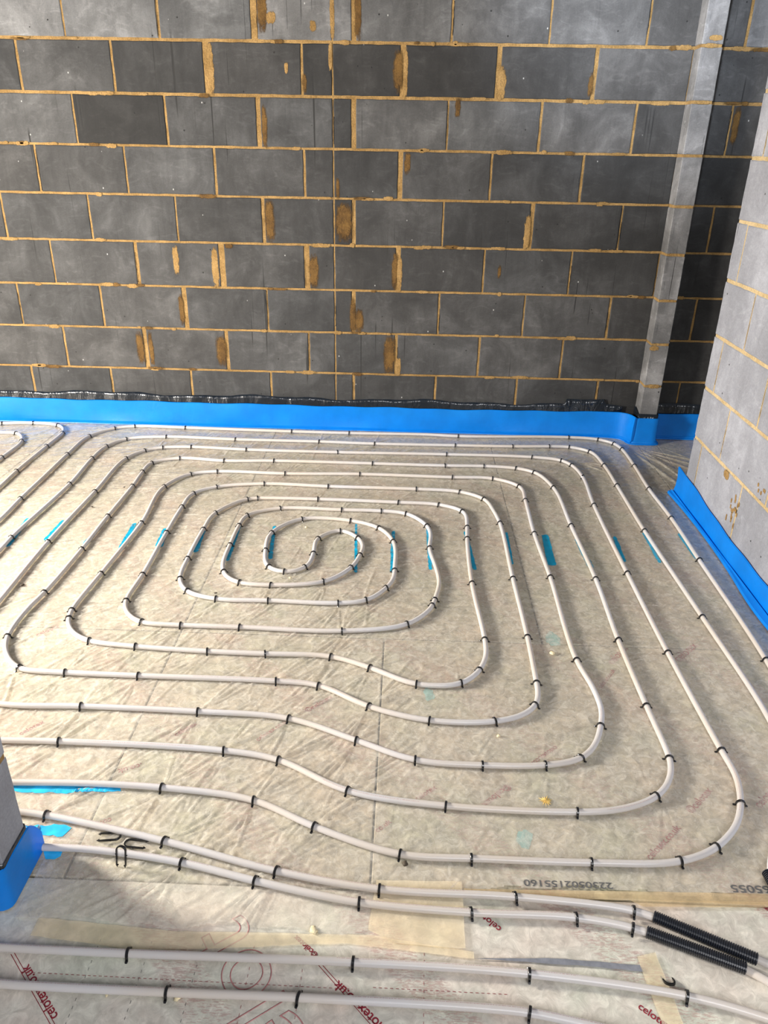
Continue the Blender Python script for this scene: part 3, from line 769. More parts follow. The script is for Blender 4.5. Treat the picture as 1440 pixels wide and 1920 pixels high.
# ------------------------------------------------------------------ staples
def staple_mesh(name, legs=0.0, th=0.0026, wd=0.0056):
    """plastic clip: an arch over the pipe, with little barbed feet turned outward"""
    R0 = 0.0092
    path = [(-0.0165, -0.0075), (-0.0150, -0.0062), (-0.0118, -0.0070), (-0.0101, -0.0045), (-R0 - .0004, 0.0)]
    if legs: path = [(-R0, -legs), (-R0, -legs * .55), (-R0, 0.0)]
    n = 12
    arch = [(-R0 * math.cos(math.pi * i / n), R0 * math.sin(math.pi * i / n)) for i in range(1, n)]
    path = path + arch + [(-x, z) for x, z in path[::-1]]
    bm = bmesh.new(); rings = []
    m = len(path)
    for i, (x, z) in enumerate(path):
        a = path[max(0, i - 1)]; b = path[min(m - 1, i + 1)]
        t = Vector((b[0] - a[0], b[1] - a[1])).normalized(); nrm = Vector((-t.y, t.x))
        hw = wd / 2 * (0.75 if i in (0, m - 1) else 1.0)
        o_ = Vector((x, z)) + nrm * th; i_ = Vector((x, z))
        c = 0.0005
        rings.append([bm.verts.new(v) for v in ((i_.x, -hw, i_.y), (i_.x, hw, i_.y), ((o_ - nrm * c).x, hw, (o_ - nrm * c).y),
                      (o_.x, hw - c, o_.y), (o_.x, -hw + c, o_.y), ((o_ - nrm * c).x, -hw, (o_ - nrm * c).y))])
    for A, B in zip(rings, rings[1:]):
        for k in range(6): bm.faces.new((A[k], A[(k + 1) % 6], B[(k + 1) % 6], B[k]))
    bm.faces.new(rings[0][::-1]); bm.faces.new(rings[-1])
    def spur(x, z, sx):
        b_ = [bm.verts.new(v) for v in ((x, -.0018, z), (x, .0018, z), (x, 0, z + .004), (x + sx * .0045, 0, z + .0022))]
        for f in ((0, 1, 2), (0, 3, 1), (1, 3, 2), (2, 3, 0)): bm.faces.new([b_[i] for i in f])
    if legs:
        for sx in (-1, 1):
            spur(sx * (R0 + th * .6), -legs * .35, sx)
            q = [bm.verts.new(v) for v in ((sx * R0 - .003, -.002, -legs), (sx * R0 + .003, -.002, -legs), (sx * R0 + .003, .002, -legs), (sx * R0 - .003, .002, -legs), (sx * R0, 0, -legs - .007))]
            for f in ((0, 1, 4), (1, 2, 4), (2, 3, 4), (3, 0, 4), (3, 2, 1, 0)): bm.faces.new([q[i] for i in f])
    bmesh.ops.recalc_face_normals(bm, faces=bm.faces)
    me = bpy.data.meshes.new(name); bm.to_mesh(me); bm.free()
    me.materials.append(M_BLACK)
    return me
ST = staple_mesh('pipe_staple')
ORD = ['first', 'second', 'third', 'fourth', 'fifth', 'sixth', 'seventh', 'eighth', 'ninth', 'tenth', 'eleventh', 'twelfth', 'thirteenth', 'fourteenth']
proto = bpy.data.objects.new('pipe_staple', ST); COL.objects.link(proto); first = True
R3 = random.Random(5)
SKEW = ((1.278, -0.643), (0.884, -2.587))
for kind, label, arr, st in ROUTES:
    names = []
    for _, _, nm in st:
        if nm not in names: names.append(nm)
    for nm in names:
        grp = [(p, d) for p, d, n2 in st if n2 == nm]
        dx = max(p.x for p, d in grp) - min(p.x for p, d in grp); dy = max(p.y for p, d in grp) - min(p.y for p, d in grp)
        horiz = dx >= dy * 0.8
        grp.sort(key=lambda g: g[0].x if horiz else -g[0].y)
        for i, (p, d) in enumerate(grp):
            o = proto if first else proto.copy()
            if not first: COL.objects.link(o)
            first = False
            o.location = (p.x, p.y, 0.0108)
            o.rotation_euler = (0, 0, math.atan2(d.y, d.x) - math.pi / 2 + R3.gauss(0, 0.10))
            if (p - Vector(SKEW[0])).length < .03: o.rotation_euler[2] += 0.75
            if (p - Vector(SKEW[1])).length < .03: o.rotation_euler[2] += 0.35
            if len(grp) == 1: w_ = 'only one on the '
            elif i == len(grp) - 1: w_ = ('rightmost' if horiz else 'nearest the camera') + ' on the '
            else: w_ = ORD[i] + (' from the left on the ' if horiz else ' from the back wall on the ')
            o['label'] = 'black staple, ' + w_ + nm
            o['category'] = 'pipe staple'; o['group'] = 'black staples holding the heating pipes down'
# loose staples dropped on the film
STL = staple_mesh('loose_pipe_staple', legs=0.036, th=0.0030, wd=0.0052)
def loose(loc, rot, label):
    o = bpy.data.objects.new('loose_pipe_staple', STL); COL.objects.link(o); o.location = loc
    o.rotation_euler = rot.to_euler() if isinstance(rot, Matrix) else rot
    tag(o, label, 'pipe staple', 'loose black staples left lying on the film')
flat_l = Matrix.Rotation(math.radians(8), 3, 'Z') @ Matrix(((0, 0, 1), (1, 0, 0), (0, 1, 0)))       # legs point left
flat_r = Matrix.Rotation(math.radians(-3), 3, 'Z') @ Matrix(((0, 0, -1), (1, 0, 0), (0, -1, 0)))    # legs point right
loose((-0.256, -2.890, 0.0052), flat_l, 'loose black staple lying flat, farther of the pair between the two pipes')
loose((-0.218, -2.909, 0.0056), flat_r, 'loose black staple lying flat beside the lower pipe, nearer of the flat pair')
loose((-0.214, -2.962, 0.0445), (math.radians(-15), 0, math.radians(-6)), 'loose black staple standing upright against the pipe beside the left wall end')
loose((0.940, -3.178, 0.000), (math.radians(65), 0.1, math.radians(8)), 'loose black staple half hidden in the film near the black conduits')

# ------------------------------------------------------------------ black corrugated conduits
def conduit(a, b, label, n=46, r=0.0125):
    a = Vector(a); b = Vector(b); L = (b - a).length
    prof = []
    pitch = L / n
    for i in range(n):
        x = i * pitch
        prof += [(x, r * .84), (x + pitch * .18, r * .84), (x + pitch * .32, r), (x + pitch * .78, r), (x + pitch * .92, r * .84)]
    prof.append((L, r * .84))
    inner = [(L, r * .74), (0, r * .74)]
    allp = prof + inner
    ns = 20; vs = []; fs = []
    for (x, rr) in allp:
        for k in range(ns):
            t = math.tau * k / ns; vs.append((x, rr * math.cos(t), rr * math.sin(t)))
    m = len(allp)
    for i in range(m):
        j = (i + 1) % m
        for k in range(ns): fs.append((i * ns + k, j * ns + k, j * ns + (k + 1) % ns, i * ns + (k + 1) % ns))
    me = mesh_from('corrugated_conduit', vs, fs)
    o = link_mesh('corrugated_conduit', me, M_CONDUIT)
    o.location = a; o.rotation_euler = (b - a).to_track_quat('X', 'Z').to_euler()
    bpy.context.view_layer.update()
    return tag(o, label, 'conduit', 'short lengths of black corrugated conduit')
conduit((0.9439, -3.0473, 0.0135), (1.1261, -3.1341, 0.0135), 'black ribbed conduit sleeve over the farther of the two pipes')
conduit((0.9195, -3.0836, 0.0135), (1.0961, -3.1542, 0.0135), 'black ribbed conduit sleeve over the nearer of the two pipes')
conduit((1.232, -2.925, 0.0135), (1.24, -3.12, 0.0135), 'black ribbed conduit cut off by the right edge of the view')

# ------------------------------------------------------------------ blue edge strip
def strip(name, path, label, h=0.145, th=0.008, toe=0.030, toe_z=0.004, lean=None, wav=0.004, parent=None, hfun=None, toefun=None, seed=3):
    """foam upstand swept along a path in the floor plane. The room is on the left-hand side of the travel direction."""
    R = random.Random(seed)
    arr = np.array(path, float); n = len(arr)
    T = np.gradient(arr, axis=0); T /= np.linalg.norm(T, axis=1)[:, None]
    N = np.stack([-T[:, 1], T[:, 0]], 1)
    ph = [R.uniform(0, 6) for _ in range(6)]
    vs = []; fs = []; m = None
    L = np.concatenate([[0], np.cumsum(np.linalg.norm(np.diff(arr, axis=0), axis=1))])
    for i in range(n):
        s = L[i]
        hh = (hfun(s) if hfun else h) + 0.25 * wav * math.sin(s * 9 + ph[0]) + 0.25 * wav * math.sin(s * 23 + ph[1])
        bulge = wav * (math.sin(s * 5 + ph[2]) + 0.6 * math.sin(s * 14 + ph[3])) * 0.5
        tw = (toefun(s) if toefun else toe) * (1 + 0.10 * math.sin(s * 11 + ph[4]))
        tp = lean if lean else 0.0
        # section (out from wall, up): back, top, front face, cove, toe flap
        sec = [(0, 0.003), (tp * 0, hh * .5), (-tp, hh), (-tp + th * .5, hh + .002), (-tp + th, hh - .001), (th + bulge, hh * .62), (th + bulge * .8 + .001, hh * .34),
               (th + .004, hh * .14), (th + .010, .012 + toe_z), (th + tw * .6, .006 + toe_z), (th + tw, .004 + toe_z), (th + tw + .002, .0015 + toe_z * .5), (th + tw, .0012 + toe_z * .3)]
        m = len(sec)
        for d, z in sec: vs.append((arr[i][0] + N[i][0] * d, arr[i][1] + N[i][1] * d, z))
    for i in range(n - 1):
        for k in range(m):
            k2 = (k + 1) % m
            fs.append((i * m + k, (i + 1) * m + k, (i + 1) * m + k2, i * m + k2))
    fs.append(tuple(range(m))); fs.append(tuple((n - 1) * m + k for k in range(m))[::-1])
    me = mesh_from(name, vs, fs)
    bm = bmesh.new(); bm.from_mesh(me); bmesh.ops.recalc_face_normals(bm, faces=bm.faces); bm.to_mesh(me); bm.free()
    o = link_mesh(name, me, M_FOAM, parent, smooth=True)
    me.set_sharp_from_angle(angle=math.radians(32))
    if label: tag(o, label, 'edge insulation', 'blue foam edge strips around the floor')
    return o
def dense(pts, step=0.02, sm=0):
    out = []
    for a, b in zip(pts, pts[1:]):
        n = max(1, int(math.dist(a, b) / step))
        for i in range(n): out.append([a[0] + (b[0] - a[0]) * i / n, a[1] + (b[1] - a[1]) * i / n])
    out.append(list(pts[-1])); arr = np.array(out)
    for _ in range(sm): arr[1:-1] = arr[1:-1] * .5 + (arr[:-2] + arr[2:]) * .25
    return arr
# along the back wall (travelling towards -X keeps the room on the left-hand side)
strip('edge_insulation_strip', dense([(1.655, -0.125), (1.640, -0.065), (1.60, -0.022), (1.50, -0.010), (-3.2, -0.010)], 0.02, 3)[::1],
      'long blue foam strip standing along the foot of the back wall', hfun=lambda s: 0.137 + 0.014 * math.exp(-(s / 0.5) ** 2), toe=0.014, toe_z=0.003, wav=0.007, seed=4)
strip('edge_insulation_strip', dense([(1.777, -0.03), (1.775, -0.114), (1.650, -0.114), (1.648, -0.06)], 0.012, 1),
      'short blue foam piece wrapped round the foot of the wall stub', h=0.148, toe=0.020, toe_z=0.003, wav=0.003, seed=5)
strip('edge_insulation_strip', dense([(3.2, -0.010), (1.786, -0.010)], 0.03), 'blue foam strip in shade at the back wall beyond the wall stub', h=0.145, toe=0.016, wav=0.005, seed=6)
# right-hand wall: room is on its -X side
rp = dense([(1.679, -3.05), (1.679, -0.80)], 0.02)[::-1]
strip('edge_insulation_strip', dense([(1.681, -0.80), (1.681, -3.05)], 0.02)[::-1], 'wavy blue foam strip running towards the camera along the right-hand wall',
      hfun=lambda s: 0.118 + 0.022 * math.cos((2.25 - s) * 3.3 + 0.3), toefun=lambda s: 0.020 + 0.010 * math.sin((2.25 - s) * 5.2 + 2.4), toe_z=0.016, wav=0.009, seed=8)
# round the end of the left wall: end face strip plus the return along its near face
strip('edge_insulation_strip', dense([(-0.412, -2.905), (-0.409, -3.098), (-0.425, -3.112), (-0.47, -3.105)], 0.012, 1)[::-1] if False else dense([(-0.60, -3.088), (-0.425, -3.092), (-0.408, -3.080), (-0.408, -2.925)], 0.010, 1),
      'blue foam strip folded round the end of the left wall', hfun=lambda s: 0.110 - 0.05 * max(0, (s - 0.30) / 0.045) ** 2, toe=0.052, toe_z=0.008, wav=0.003, seed=9)

# ------------------------------------------------------------------ black damp-proof film turned up behind the foam
def ribbon(name, path, z0f, z1f, out, mat, label, cat, amp=0.004, seed=1, nz=5):
    R = random.Random(seed); arr = np.array(path, float); n = len(arr)
    T = np.gradient(arr, axis=0); T /= np.linalg.norm(T, axis=1)[:, None]; N = np.stack([-T[:, 1], T[:, 0]], 1)
    ph = [R.uniform(0, 6) for _ in range(8)]; vs = []; fs = []
    s = 0
    for i in range(n):
        if i: s += float(np.linalg.norm(arr[i] - arr[i - 1]))
        for side in (0, 1):
            for k in range(nz):
                t = k / (nz - 1); z = z0f + (z1f(s) - z0f) * t
                d = out + amp * (math.sin(s * 31 + ph[0] + t) + math.sin(s * 13 + ph[1] - 2 * t) + .7 * math.sin(s * 67 + ph[2] + 3 * t)) * t * .5 + (0.0004 if side else 0)
                vs.append((arr[i][0] + N[i][0] * d, arr[i][1] + N[i][1] * d, z))
    m = 2 * nz
    loop = list(range(nz)) + [nz + k for k in range(nz - 1, -1, -1)]
    for i in range(n - 1):
        for a, b in zip(loop, loop[1:] + loop[:1]): fs.append((i * m + a, (i + 1) * m + a, (i + 1) * m + b, i * m + b))
    me = mesh_from(name, vs, fs)
    bm = bmesh.new(); bm.from_mesh(me); bmesh.ops.recalc_face_normals(bm, faces=bm.faces); bm.to_mesh(me); bm.free()
    return tag(link_mesh(name, me, mat, smooth=True), label, cat, 'black damp-proof film showing above the foam')
ribbon('damp_proof_film', dense([(1.60, -0.004), (-3.2, -0.004)], 0.01), 0.10, lambda s: 0.184 + 0.006 * math.sin(s * 7) + 0.004 * math.sin(s * 19) + (0.028 if s < 0.32 and s > 0.1 else 0), 0.006,
       M_DPM, 'glossy black film showing between the back wall blocks and the blue foam', 'damp-proof film', 0.006, 3)
ribbon('damp_proof_film', dense([(3.2, -0.004), (1.786, -0.004)], 0.02), 0.10, lambda s: 0.20 + 0.006 * math.sin(s * 11), 0.003,
       M_DPM, 'black film at the foot of the wall in the shaded recess beyond the stub', 'damp-proof film', 0.004, 4)
ribbon('damp_proof_film', dense([(1.774, -0.02), (1.774, -0.104), (1.668, -0.104), (1.668, -0.02)], 0.01), 0.02, lambda s: 0.170 + 0.03 * max(0, s - .2) / .1, 0.001,
       M_DPM, 'black film wrapped round the base of the wall stub above the foam', 'damp-proof film', 0.003, 5)
ribbon('damp_proof_film', dense([(-0.60, -3.077), (-0.409, -3.077), (-0.4085, -2.965), (-0.60, -2.969)], 0.008, 1), 0.06, lambda s: 0.124, 0.0015,
       M_DPM, 'black film edge under the bottom block of the left wall end', 'damp-proof film', 0.002, 6)
bm = bmesh.new(); bmesh.ops.create_cube(bm, size=1.0)
for v in bm.verts: v.co = Vector((-1.713 + v.co.x * 2.6, -3.023 + v.co.y * 0.10, 0.05 + v.co.z * 0.102))
me = bpy.data.meshes.new('wall_left_footing'); bm.to_mesh(me); bm.free()
tag(link_mesh('wall_left_footing', me, M_SUB), kind='structure')

# ------------------------------------------------------------------ marker paint on the film
def patch(name, pts, z, mat, jit=0.0015, sub=0.01, onfilm=True, th=0.0004):
    """thin flat shape with uneven edges, laid over the film"""
    arr = []
    n = len(pts)
    for i in range(n):
        a, b = pts[i], pts[(i + 1) % n]; m = max(1, int(math.dist(a, b) / sub))
        for k in range(m): arr.append((a[0] + (b[0] - a[0]) * k / m + random.uniform(-jit, jit), a[1] + (b[1] - a[1]) * k / m + random.uniform(-jit, jit)))
    bm = bmesh.new(); vs = [bm.verts.new((x, y, 0)) for x, y in arr]
    f = bm.faces.new(vs)
    if f.normal.z < 0: f.normal_flip()
    r = bmesh.ops.triangulate(bm, faces=[f])
    if onfilm: bmesh.ops.subdivide_edges(bm, edges=[e for e in bm.edges if e.calc_length() > .012], cuts=2, use_grid_fill=True)
    for v in bm.verts: v.co.z = (film_z(v.co.x, v.co.y) + z) if onfilm else z
    ext = bmesh.ops.extrude_face_region(bm, geom=bm.faces[:])
    for v in [g for g in ext['geom'] if isinstance(g, bmesh.types.BMVert)]: v.co.z += th
    bmesh.ops.recalc_face_normals(bm, faces=bm.faces)
    me = bpy.data.meshes.new(name); bm.to_mesh(me); bm.free()
    return link_mesh(name, me, mat)
PAINT = [
((-1.211, -1.2598), (-1.1784, -1.5095), 0.0151, 'teal paint stripe on the film, first from the left in the row of stripes'),
((-1.0565, -1.27), (-1.0553, -1.4464), 0.0109, 'teal paint stripe on the film, second from the left in the row of stripes'),
((-0.8827, -1.2736), (-0.8858, -1.4768), 0.0087, 'teal paint stripe on the film, third from the left in the row of stripes'),
((-0.7432, -1.2795), (-0.7285, -1.4937), 0.0162, 'teal paint stripe on the film, fourth from the left in the row of stripes'),
((-0.5967, -1.3198), (-0.5829, -1.4707), 0.0238, 'teal paint stripe on the film, fifth from the left in the row of stripes'),
((-0.4379, -1.324), (-0.4271, -1.5055), 0.0194, 'teal paint stripe on the film, sixth from the left in the row of stripes'),
((-0.2963, -1.2696), (-0.2839, -1.5657), 0.0118, 'teal paint stripe on the film, seventh from the left in the row of stripes'),
((-0.1491, -1.2648), (-0.1207, -1.5425), 0.0129, 'teal paint stripe on the film, eighth from the left in the row of stripes'),
((0.1958, -1.2263), (0.2202, -1.6252), 0.0096, 'teal paint stripe on the film, ninth from the left in the row of stripes'),
((0.3571, -1.2808), (0.3584, -1.6165), 0.0128, 'teal paint stripe on the film, ninth from the right in the row of stripes'),
((0.5016, -1.2463), (0.5057, -1.5868), 0.0108, 'teal paint stripe on the film, eighth from the right in the row of stripes'),
((0.6615, -1.2605), (0.6767, -1.576), 0.013, 'teal paint stripe on the film, seventh from the right in the row of stripes'),
((0.835, -1.2589), (0.8263, -1.5248), 0.0098, 'teal paint stripe on the film, sixth from the right in the row of stripes'),
((0.9968, -1.2727), (0.9825, -1.5233), 0.0272, 'teal paint stripe on the film, fifth from the right in the row of stripes'),
((1.125, -1.3029), (1.1316, -1.5349), 0.0184, 'teal paint stripe on the film, fourth from the right in the row of stripes'),
((1.2879, -1.268), (1.2745, -1.4749), 0.0143, 'teal paint stripe on the film, third from the right in the row of stripes'),
((1.4199, -1.2249), (1.4151, -1.4745), 0.01, 'teal paint stripe on the film, second from the right in the row of stripes'),
((1.5699, -1.2199), (1.5708, -1.4342), 0.0111, 'teal paint stripe on the film, first from the right in the row of stripes'),
]
for a, b, wd, lab in PAINT:
    a = Vector(a); b = Vector(b); t = (b - a).normalized(); n = Vector((-t.y, t.x)); h = wd * 0.62
    pts = [a + n * h * .7, a + n * h * .1 + t * -.006, a - n * h, b - n * h * 1.0, b + t * .006, b + n * h]
    o = patch('paint_stripe', [tuple(p) for p in pts], 0.0003, M_PAINT)
    tag(o, lab, 'paint mark', 'teal paint stripes across the floor')
tag(patch('paint_patch', [(-0.5738, -2.7428), (-0.3051, -2.7239), (-0.292, -2.7499), (-0.4049, -2.7643), (-0.5116, -2.7662), (-0.56, -2.7634)], 0.0004, M_PAINT_B, 0.003), 'long bright blue paint patch beside the pipe above the left wall end', 'paint mark', 'blue paint patches by the left wall end')
tag(patch('paint_patch', [(-0.4826, -2.8723), (-0.3928, -2.8584), (-0.3701, -2.8699), (-0.38, -2.8952), (-0.4357, -2.8917)], 0.0004, M_PAINT_B, 0.003), 'rounded bright blue paint patch at the corner of the left wall end', 'paint mark', 'blue paint patches by the left wall end')
tag(patch('paint_patch', [(-0.4094, -2.937), (-0.3641, -2.9304), (-0.3606, -2.9478), (-0.3714, -2.9569), (-0.3941, -2.958)], 0.0004, M_PAINT_B, 0.002), 'small blue paint patch under the lowest pipe beside the foam strip', 'paint mark', 'blue paint patches by the left wall end')
for (x, y, r, lab) in ((0.901, -2.02, .030, 'faded teal smudge between two right-hand pipe runs beside the flaky crumb'), (0.487, -2.325, .022, 'faded teal smudge just below the seventh loop of pipe'), (0.703, -2.846, .026, 'faded teal smudge above the lowest pipe run right of the middle seam')):
    pts = [(x + r * random.uniform(.5, 1.1) * math.cos(t * .7), y + r * 1.6 * random.uniform(.5, 1.1) * math.sin(t * .7)) for t in range(9)]
    tag(patch('paint_smudge', pts, -0.0017, M_TEAL_PALE, 0.004, 0.008, False), lab, 'paint mark', 'faded teal smudges')


# ------------------------------------------------------------------ printing on the boards
def owner(x, y):
    for o, (x0, x1, y0, y1) in BOARDS:
        if x0 <= x <= x1 and y0 <= y <= y1: return o
    return BOARDS[5][0]
def outline_to_mesh(cu):
    t = bpy.data.objects.new('tmp', cu); COL.objects.link(t)
    dg = bpy.context.evaluated_depsgraph_get()
    me = bpy.data.meshes.new_from_object(t.evaluated_get(dg)); bpy.data.objects.remove(t); bpy.data.curves.remove(cu)
    return me
def print_word(txt, a, b, mat, name='printed_word', label=None, hscale=1.0, outline=False, z=-0.0016):
    a = Vector(a); b = Vector(b); L = (b - a).length
    cu = bpy.data.curves.new('t', 'FONT'); cu.body = txt; cu.size = 1.0
    if outline: cu.fill_mode = 'NONE'; cu.bevel_depth = 0.006; cu.bevel_resolution = 0
    else: cu.extrude = 0.004; cu.offset = 0.012
    me = outline_to_mesh(cu)
    co = np.zeros(len(me.vertices) * 3); me.vertices.foreach_get('co', co); co = co.reshape(-1, 3)
    w_ = co[:, 0].max() - co[:, 0].min(); k = L / w_
    co[:, 0] = (co[:, 0] - co[:, 0].min()) * k; co[:, 1] *= k * hscale
    co[:, 2] = (co[:, 2] - co[:, 2].min()) / max(1e-6, np.ptp(co[:, 2])) * 0.0003
    me.vertices.foreach_set('co', co.ravel()); me.update(); me.materials.clear()
    me.materials.append(mat)
    p = owner((a.x + b.x) / 2, (a.y + b.y) / 2)
    o = bpy.data.objects.new(name, me); COL.objects.link(o); o.parent = p
    o.location = Vector((a.x, a.y, 0.0)) - Vector(p.location) + Vector((0, 0, z)); o.rotation_euler = (0, 0, math.atan2(b.y - a.y, b.x - a.x))
    if label: o['label'] = label
    return o
WORDS = [
('©celotex', (0.1358, -2.4288), (0.203, -2.3591), M_RED),
('celotex.co.uk', (0.0155, -2.5529), (0.0889, -2.4652), M_RED_FAINT),
('celotex', (0.4492, -2.7425), (0.4996, -2.6979), M_RED),
('co.uk', (0.3536, -2.8441), (0.387, -2.8123), M_RED_FAINT),
('celotex.co.uk', (0.8251, -2.5273), (0.7343, -2.6098), M_RED),
('©celotex', (0.678, -2.6744), (0.6067, -2.745), M_RED),
('celotex.co.uk', (0.9851, -2.8923), (1.0847, -2.7959), M_RED),
('©celotex', (1.1266, -2.7497), (1.2036, -2.6715), M_RED),
('celotex', (1.3034, -2.7241), (1.3744, -2.6594), M_RED_FAINT),
('celotex', (0.6232, -3.0778), (0.5754, -3.0341), M_RED),
('celotex.co.uk', (-0.2233, -3.2933), (-0.3233, -3.1978), M_RED),
('celotex.co.uk', (0.3987, -3.2968), (0.2911, -3.2027), M_RED),
('©celotex', (0.2469, -3.1522), (0.1973, -3.1128), M_RED),
('celotex', (0.8649, -3.2319), (0.9133, -3.2716), M_RED),
('celotex', (-0.212, -2.546), (-0.1649, -2.4941), M_RED_FAINT),
('celotex', (-0.6357, -2.564), (-0.5915, -2.5102), M_RED_FAINT),
('celotex', (1.0733, -2.1505), (1.1431, -2.0608), M_RED_FAINT),
('celotex.co.uk', (1.0091, -2.2731), (1.0745, -2.1805), M_RED_FAINT),
('celotex', (-0.7945, -2.1034), (-0.7435, -2.0479), M_RED_FAINT),
('co.uk', (-0.2899, -2.8309), (-0.333, -2.8539), M_RED_FAINT),
('tex.uk', (1.1934, -3.0029), (1.2161, -3.0297), M_RED),
('celotex', (1.2912, -2.1243), (1.3811, -2.0323), M_RED_FAINT),
('.co.uk', (-0.2744, -2.6498), (-0.3289, -2.6754), M_RED_FAINT),
]
for t, a, b, m in WORDS: print_word(t, a, b, m, label='red printed word')
print_word('2230502155160', (0.879, -2.96), (0.683, -2.961), M_INK, 'printed_number', 'black printed number', 0.75, z=0.0018)
print_word('65055', (1.2265, -2.952), (1.141, -2.953), M_INK, 'printed_number', 'black printed number', 0.75, z=0.0018)
print_word('celot', (0.31, -3.40), (0.075, -3.07), M_OUTLINE, 'outlined_lettering', 'large outlined red lettering', 1.0, True)
print_word('celotex', (-0.30, -3.42), (-0.58, -3.06), M_OUTLINE, 'outlined_lettering', 'large outlined red lettering', 1.0, True)
def band(a, b, w_, mat, name='printed_line', z=-0.0016, shift=0.0):
    a = Vector(a); b = Vector(b); t = (b - a).normalized(); n = Vector((-t.y, t.x)); a = a + n * shift; b = b + n * shift
    p = owner((a.x + b.x) / 2, (a.y + b.y) / 2); c = Vector(p.location)
    vs = [Vector((v.x, v.y, zz)) - Vector((c.x, c.y, c.z)) for zz in (z, z + 0.0003) for v in (a + n * w_, a - n * w_, b - n * w_, b + n * w_)]
    me = mesh_from(name, vs, [(0, 3, 2, 1), (4, 5, 6, 7), (0, 1, 5, 4), (1, 2, 6, 5), (2, 3, 7, 6), (3, 0, 4, 7)])
    o = link_mesh(name, me, mat, p); return o
for a, b in (((-0.3655, -3.1786), (-0.2234, -3.3143)), ((0.243, -3.1658), (0.3659, -3.2887))):
    b = tuple(Vector(a) + (Vector(b) - Vector(a)) * 1.6)
    band(a, b, 0.0006, M_RED, shift=0.004); band(a, b, 0.0006, M_RED, shift=-0.002)
# small-print rows beside the big words, broken into dashes
def dashes(a, b, dash, gap, w_, mat):
    """a broken printed line as one mesh"""
    a = Vector(a); b = Vector(b); t = (b - a).normalized(); n = Vector((-t.y, t.x)); L = (b - a).length
    p = owner((a.x + b.x) / 2, (a.y + b.y) / 2); c = Vector(p.location); s = 0; vs = []; fs = []
    while s < L:
        u = a + t * s; v = a + t * min(L, s + dash)
        k = len(vs)
        for zz in (-0.0016, -0.0013):
            for q_ in (u + n * w_, u - n * w_, v - n * w_, v + n * w_): vs.append(Vector((q_.x, q_.y, zz)) - c)
        fs += [tuple(k + i for i in f) for f in ((0, 3, 2, 1), (4, 5, 6, 7), (0, 1, 5, 4), (1, 2, 6, 5), (2, 3, 7, 6), (3, 0, 4, 7))]
        s += dash + gap
    link_mesh('printed_dashes', mesh_from('printed_dashes', vs, fs), mat, p)
for y in (-3.215, -3.325, -3.435):
    dashes((-0.33, y), (0.32, y - 0.005), 0.006, 0.005, 0.0004, M_RED_FAINT); dashes((0.36, y), (0.62, y - .002), 0.006, 0.005, 0.0004, M_RED_FAINT)
for x in (-0.20, -0.095, 0.01, 0.115, 0.22, 0.46):
    dashes((x, -3.14), (x - .01, -3.60), 0.006, 0.009, 0.0004, M_INK if x < 0.1 else M_RED_FAINT)


# ------------------------------------------------------------------ tape and scraps on the floor
def tape(name, pts, mat, label, z=0.0006, onfilm=False, jit=0.0008):
    return tag(patch(name, pts, z, mat, jit, 0.02, onfilm, 0.0003), label, 'tape', 'tape over the floor seams')
tape('seam_tape', [(0.3567, -2.9784), (0.5458, -2.9736), (0.5432, -3.1297), (0.5302, -3.1303), (0.4, -3.1247), (0.3441, -3.0978)], M_TAPE, 'square cream patch of tape under the two pipes in the doorway', 0.0034)
tape('seam_tape', [(0.5495, -2.991), (1.2172, -2.9731), (1.2108, -3.0021), (0.9302, -3.0022), (0.5458, -3.0136)], M_TAPE_BR, 'tan tape running along the threshold seam to the right edge', 0.0030)
tape('seam_tape', [(0.9069, -3.0033), (1.2088, -2.9932), (1.2028, -3.0076), (0.9318, -3.0176)], M_TAPE_BR, 'narrow darker tan strip along the lower edge of the threshold tape', 0.0036)
tape('foil_tape', [(0.5612, -3.1492), (0.7226, -3.1409), (0.8914, -3.1478), (0.8942, -3.1608), (0.7838, -3.1548)], M_FOILTAPE, 'grey foil tape strip behind the foreground pipe', 0.0008)
tape('seam_tape', [(-0.345, -3.100), (-0.05, -3.118), (0.16, -3.112), (0.35, -3.108), (0.56, -3.135), (0.56, -3.150), (0.30, -3.128), (0.05, -3.150), (-0.12, -3.162), (-0.345, -3.140)], M_TAPE, 'crumpled cream tape along the film edge in front of the left wall end', 0.0010)
tape('seam_tape', [(0.89, -3.13), (0.93, -3.12), (0.955, -3.40), (0.915, -3.40)], M_TAPE, 'cream pleated tape running towards the camera beside the loose staple', 0.0009)
def crumb(x, y, r, mat, name, label, z0):
    r *= 0.7
    bm = bmesh.new(); bmesh.ops.create_icosphere(bm, subdivisions=2, radius=r)
    for v in bm.verts:
        k = 1 + random.uniform(-.35, .35); v.co = Vector((v.co.x * k * 1.3, v.co.y * k, max(-r * .4, v.co.z * k * .55)))
    me = bpy.data.meshes.new(name); bm.to_mesh(me); bm.free()
    o = link_mesh(name, me, mat, smooth=True); o.location = (x, y, z0 + r * .38); o.rotation_euler = (0, 0, random.uniform(0, 6))
    return tag(o, label, 'debris', 'crumbs of debris on the floor')
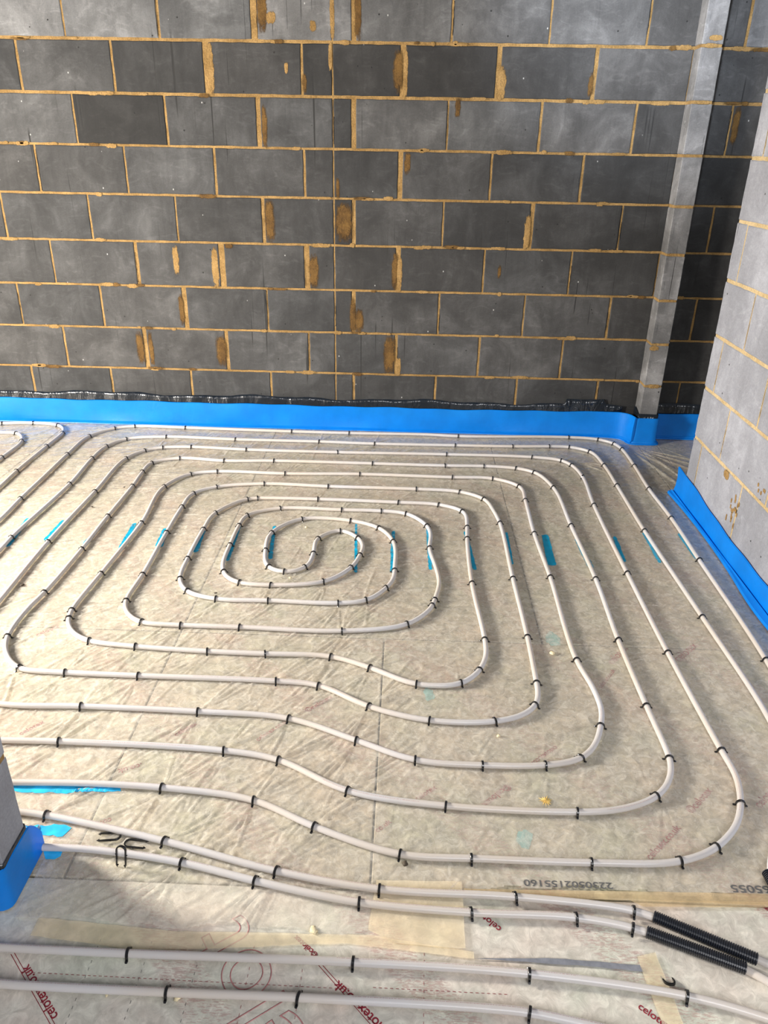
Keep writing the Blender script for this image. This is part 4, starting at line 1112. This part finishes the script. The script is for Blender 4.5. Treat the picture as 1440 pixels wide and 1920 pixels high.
CR = [(-0.0148, -1.2658, .007, 0, 'cream foam crumb inside the innermost ring of pipe'), (-0.0211, -1.6902, .007, 0, 'cream foam crumb below the S-shaped pipe bend'),
 (-0.2736, -1.812, .006, 1, 'brown crumb touching the lower left of the second innermost ring'), (0.8863, -2.1103, .010, 0, 'flaky cream crumb right of the middle between two right-hand pipe runs'),
 (-0.0105, -3.2533, .008, 0, 'white crumb just below the nearest pipe, larger of two'), (-0.1467, -3.2532, .004, 0, 'tiny white crumb below the nearest pipe, smaller of two'),
 (0.2314, -3.1029, .010, 0, 'yellowish crumb by the seam left of the cream tape patch'), (-0.9157, -0.9094, .006, 1, 'dark crumb between left-hand pipe runs, nearest to the back wall'),
 (-0.9828, -1.1313, .007, 1, 'dark crumb beside the left-hand pipe runs, larger one'), (-0.9845, -1.8014, .008, 1, 'dark torn scrap at the left beside the third pipe loop'),
 (0.674, -2.5038, .006, 0, 'pale crumb above the lower run of the fifth pipe loop'), (0.4202, -2.9336, .008, 1, 'dark snagged tuft below the pipe right of the middle seam')]
for x, y, r, k, lab in CR: crumb(x, y, r, M_CRUMB_DARK if k else M_CRUMB, 'debris_crumb', lab, 0.003 if y > -2.98 else 0.0)
def star(x, y, r, label):
    bm = bmesh.new(); vs = []; n = 26
    c = bm.verts.new((0, 0, .004))
    for i in range(n):
        rr = r * (1.0 if i % 2 else .5) * random.uniform(.7, 1.2); t = math.tau * i / n
        vs.append(bm.verts.new((rr * math.cos(t), rr * math.sin(t), 0)))
    for i in range(n): bm.faces.new((c, vs[i], vs[(i + 1) % n]))
    bm.faces.new(vs[::-1])
    me = bpy.data.meshes.new('foam_splat'); bm.to_mesh(me); bm.free()
    o = link_mesh('foam_splat', me, M_SPLAT); o.location = (x, y, film_z(x, y) + .0006)
    tag(o, label, 'debris', 'crumbs of debris on the floor')
M_SPLAT = mat_simple('yellow_foam_splat', (0.62, 0.42, 0.12, 1), 0.7, 0.4, 90)
star(0.7687, -2.7301, 0.017, 'star-shaped yellow splat on the film between the two widest lower pipe runs')

bpy.context.view_layer.update()
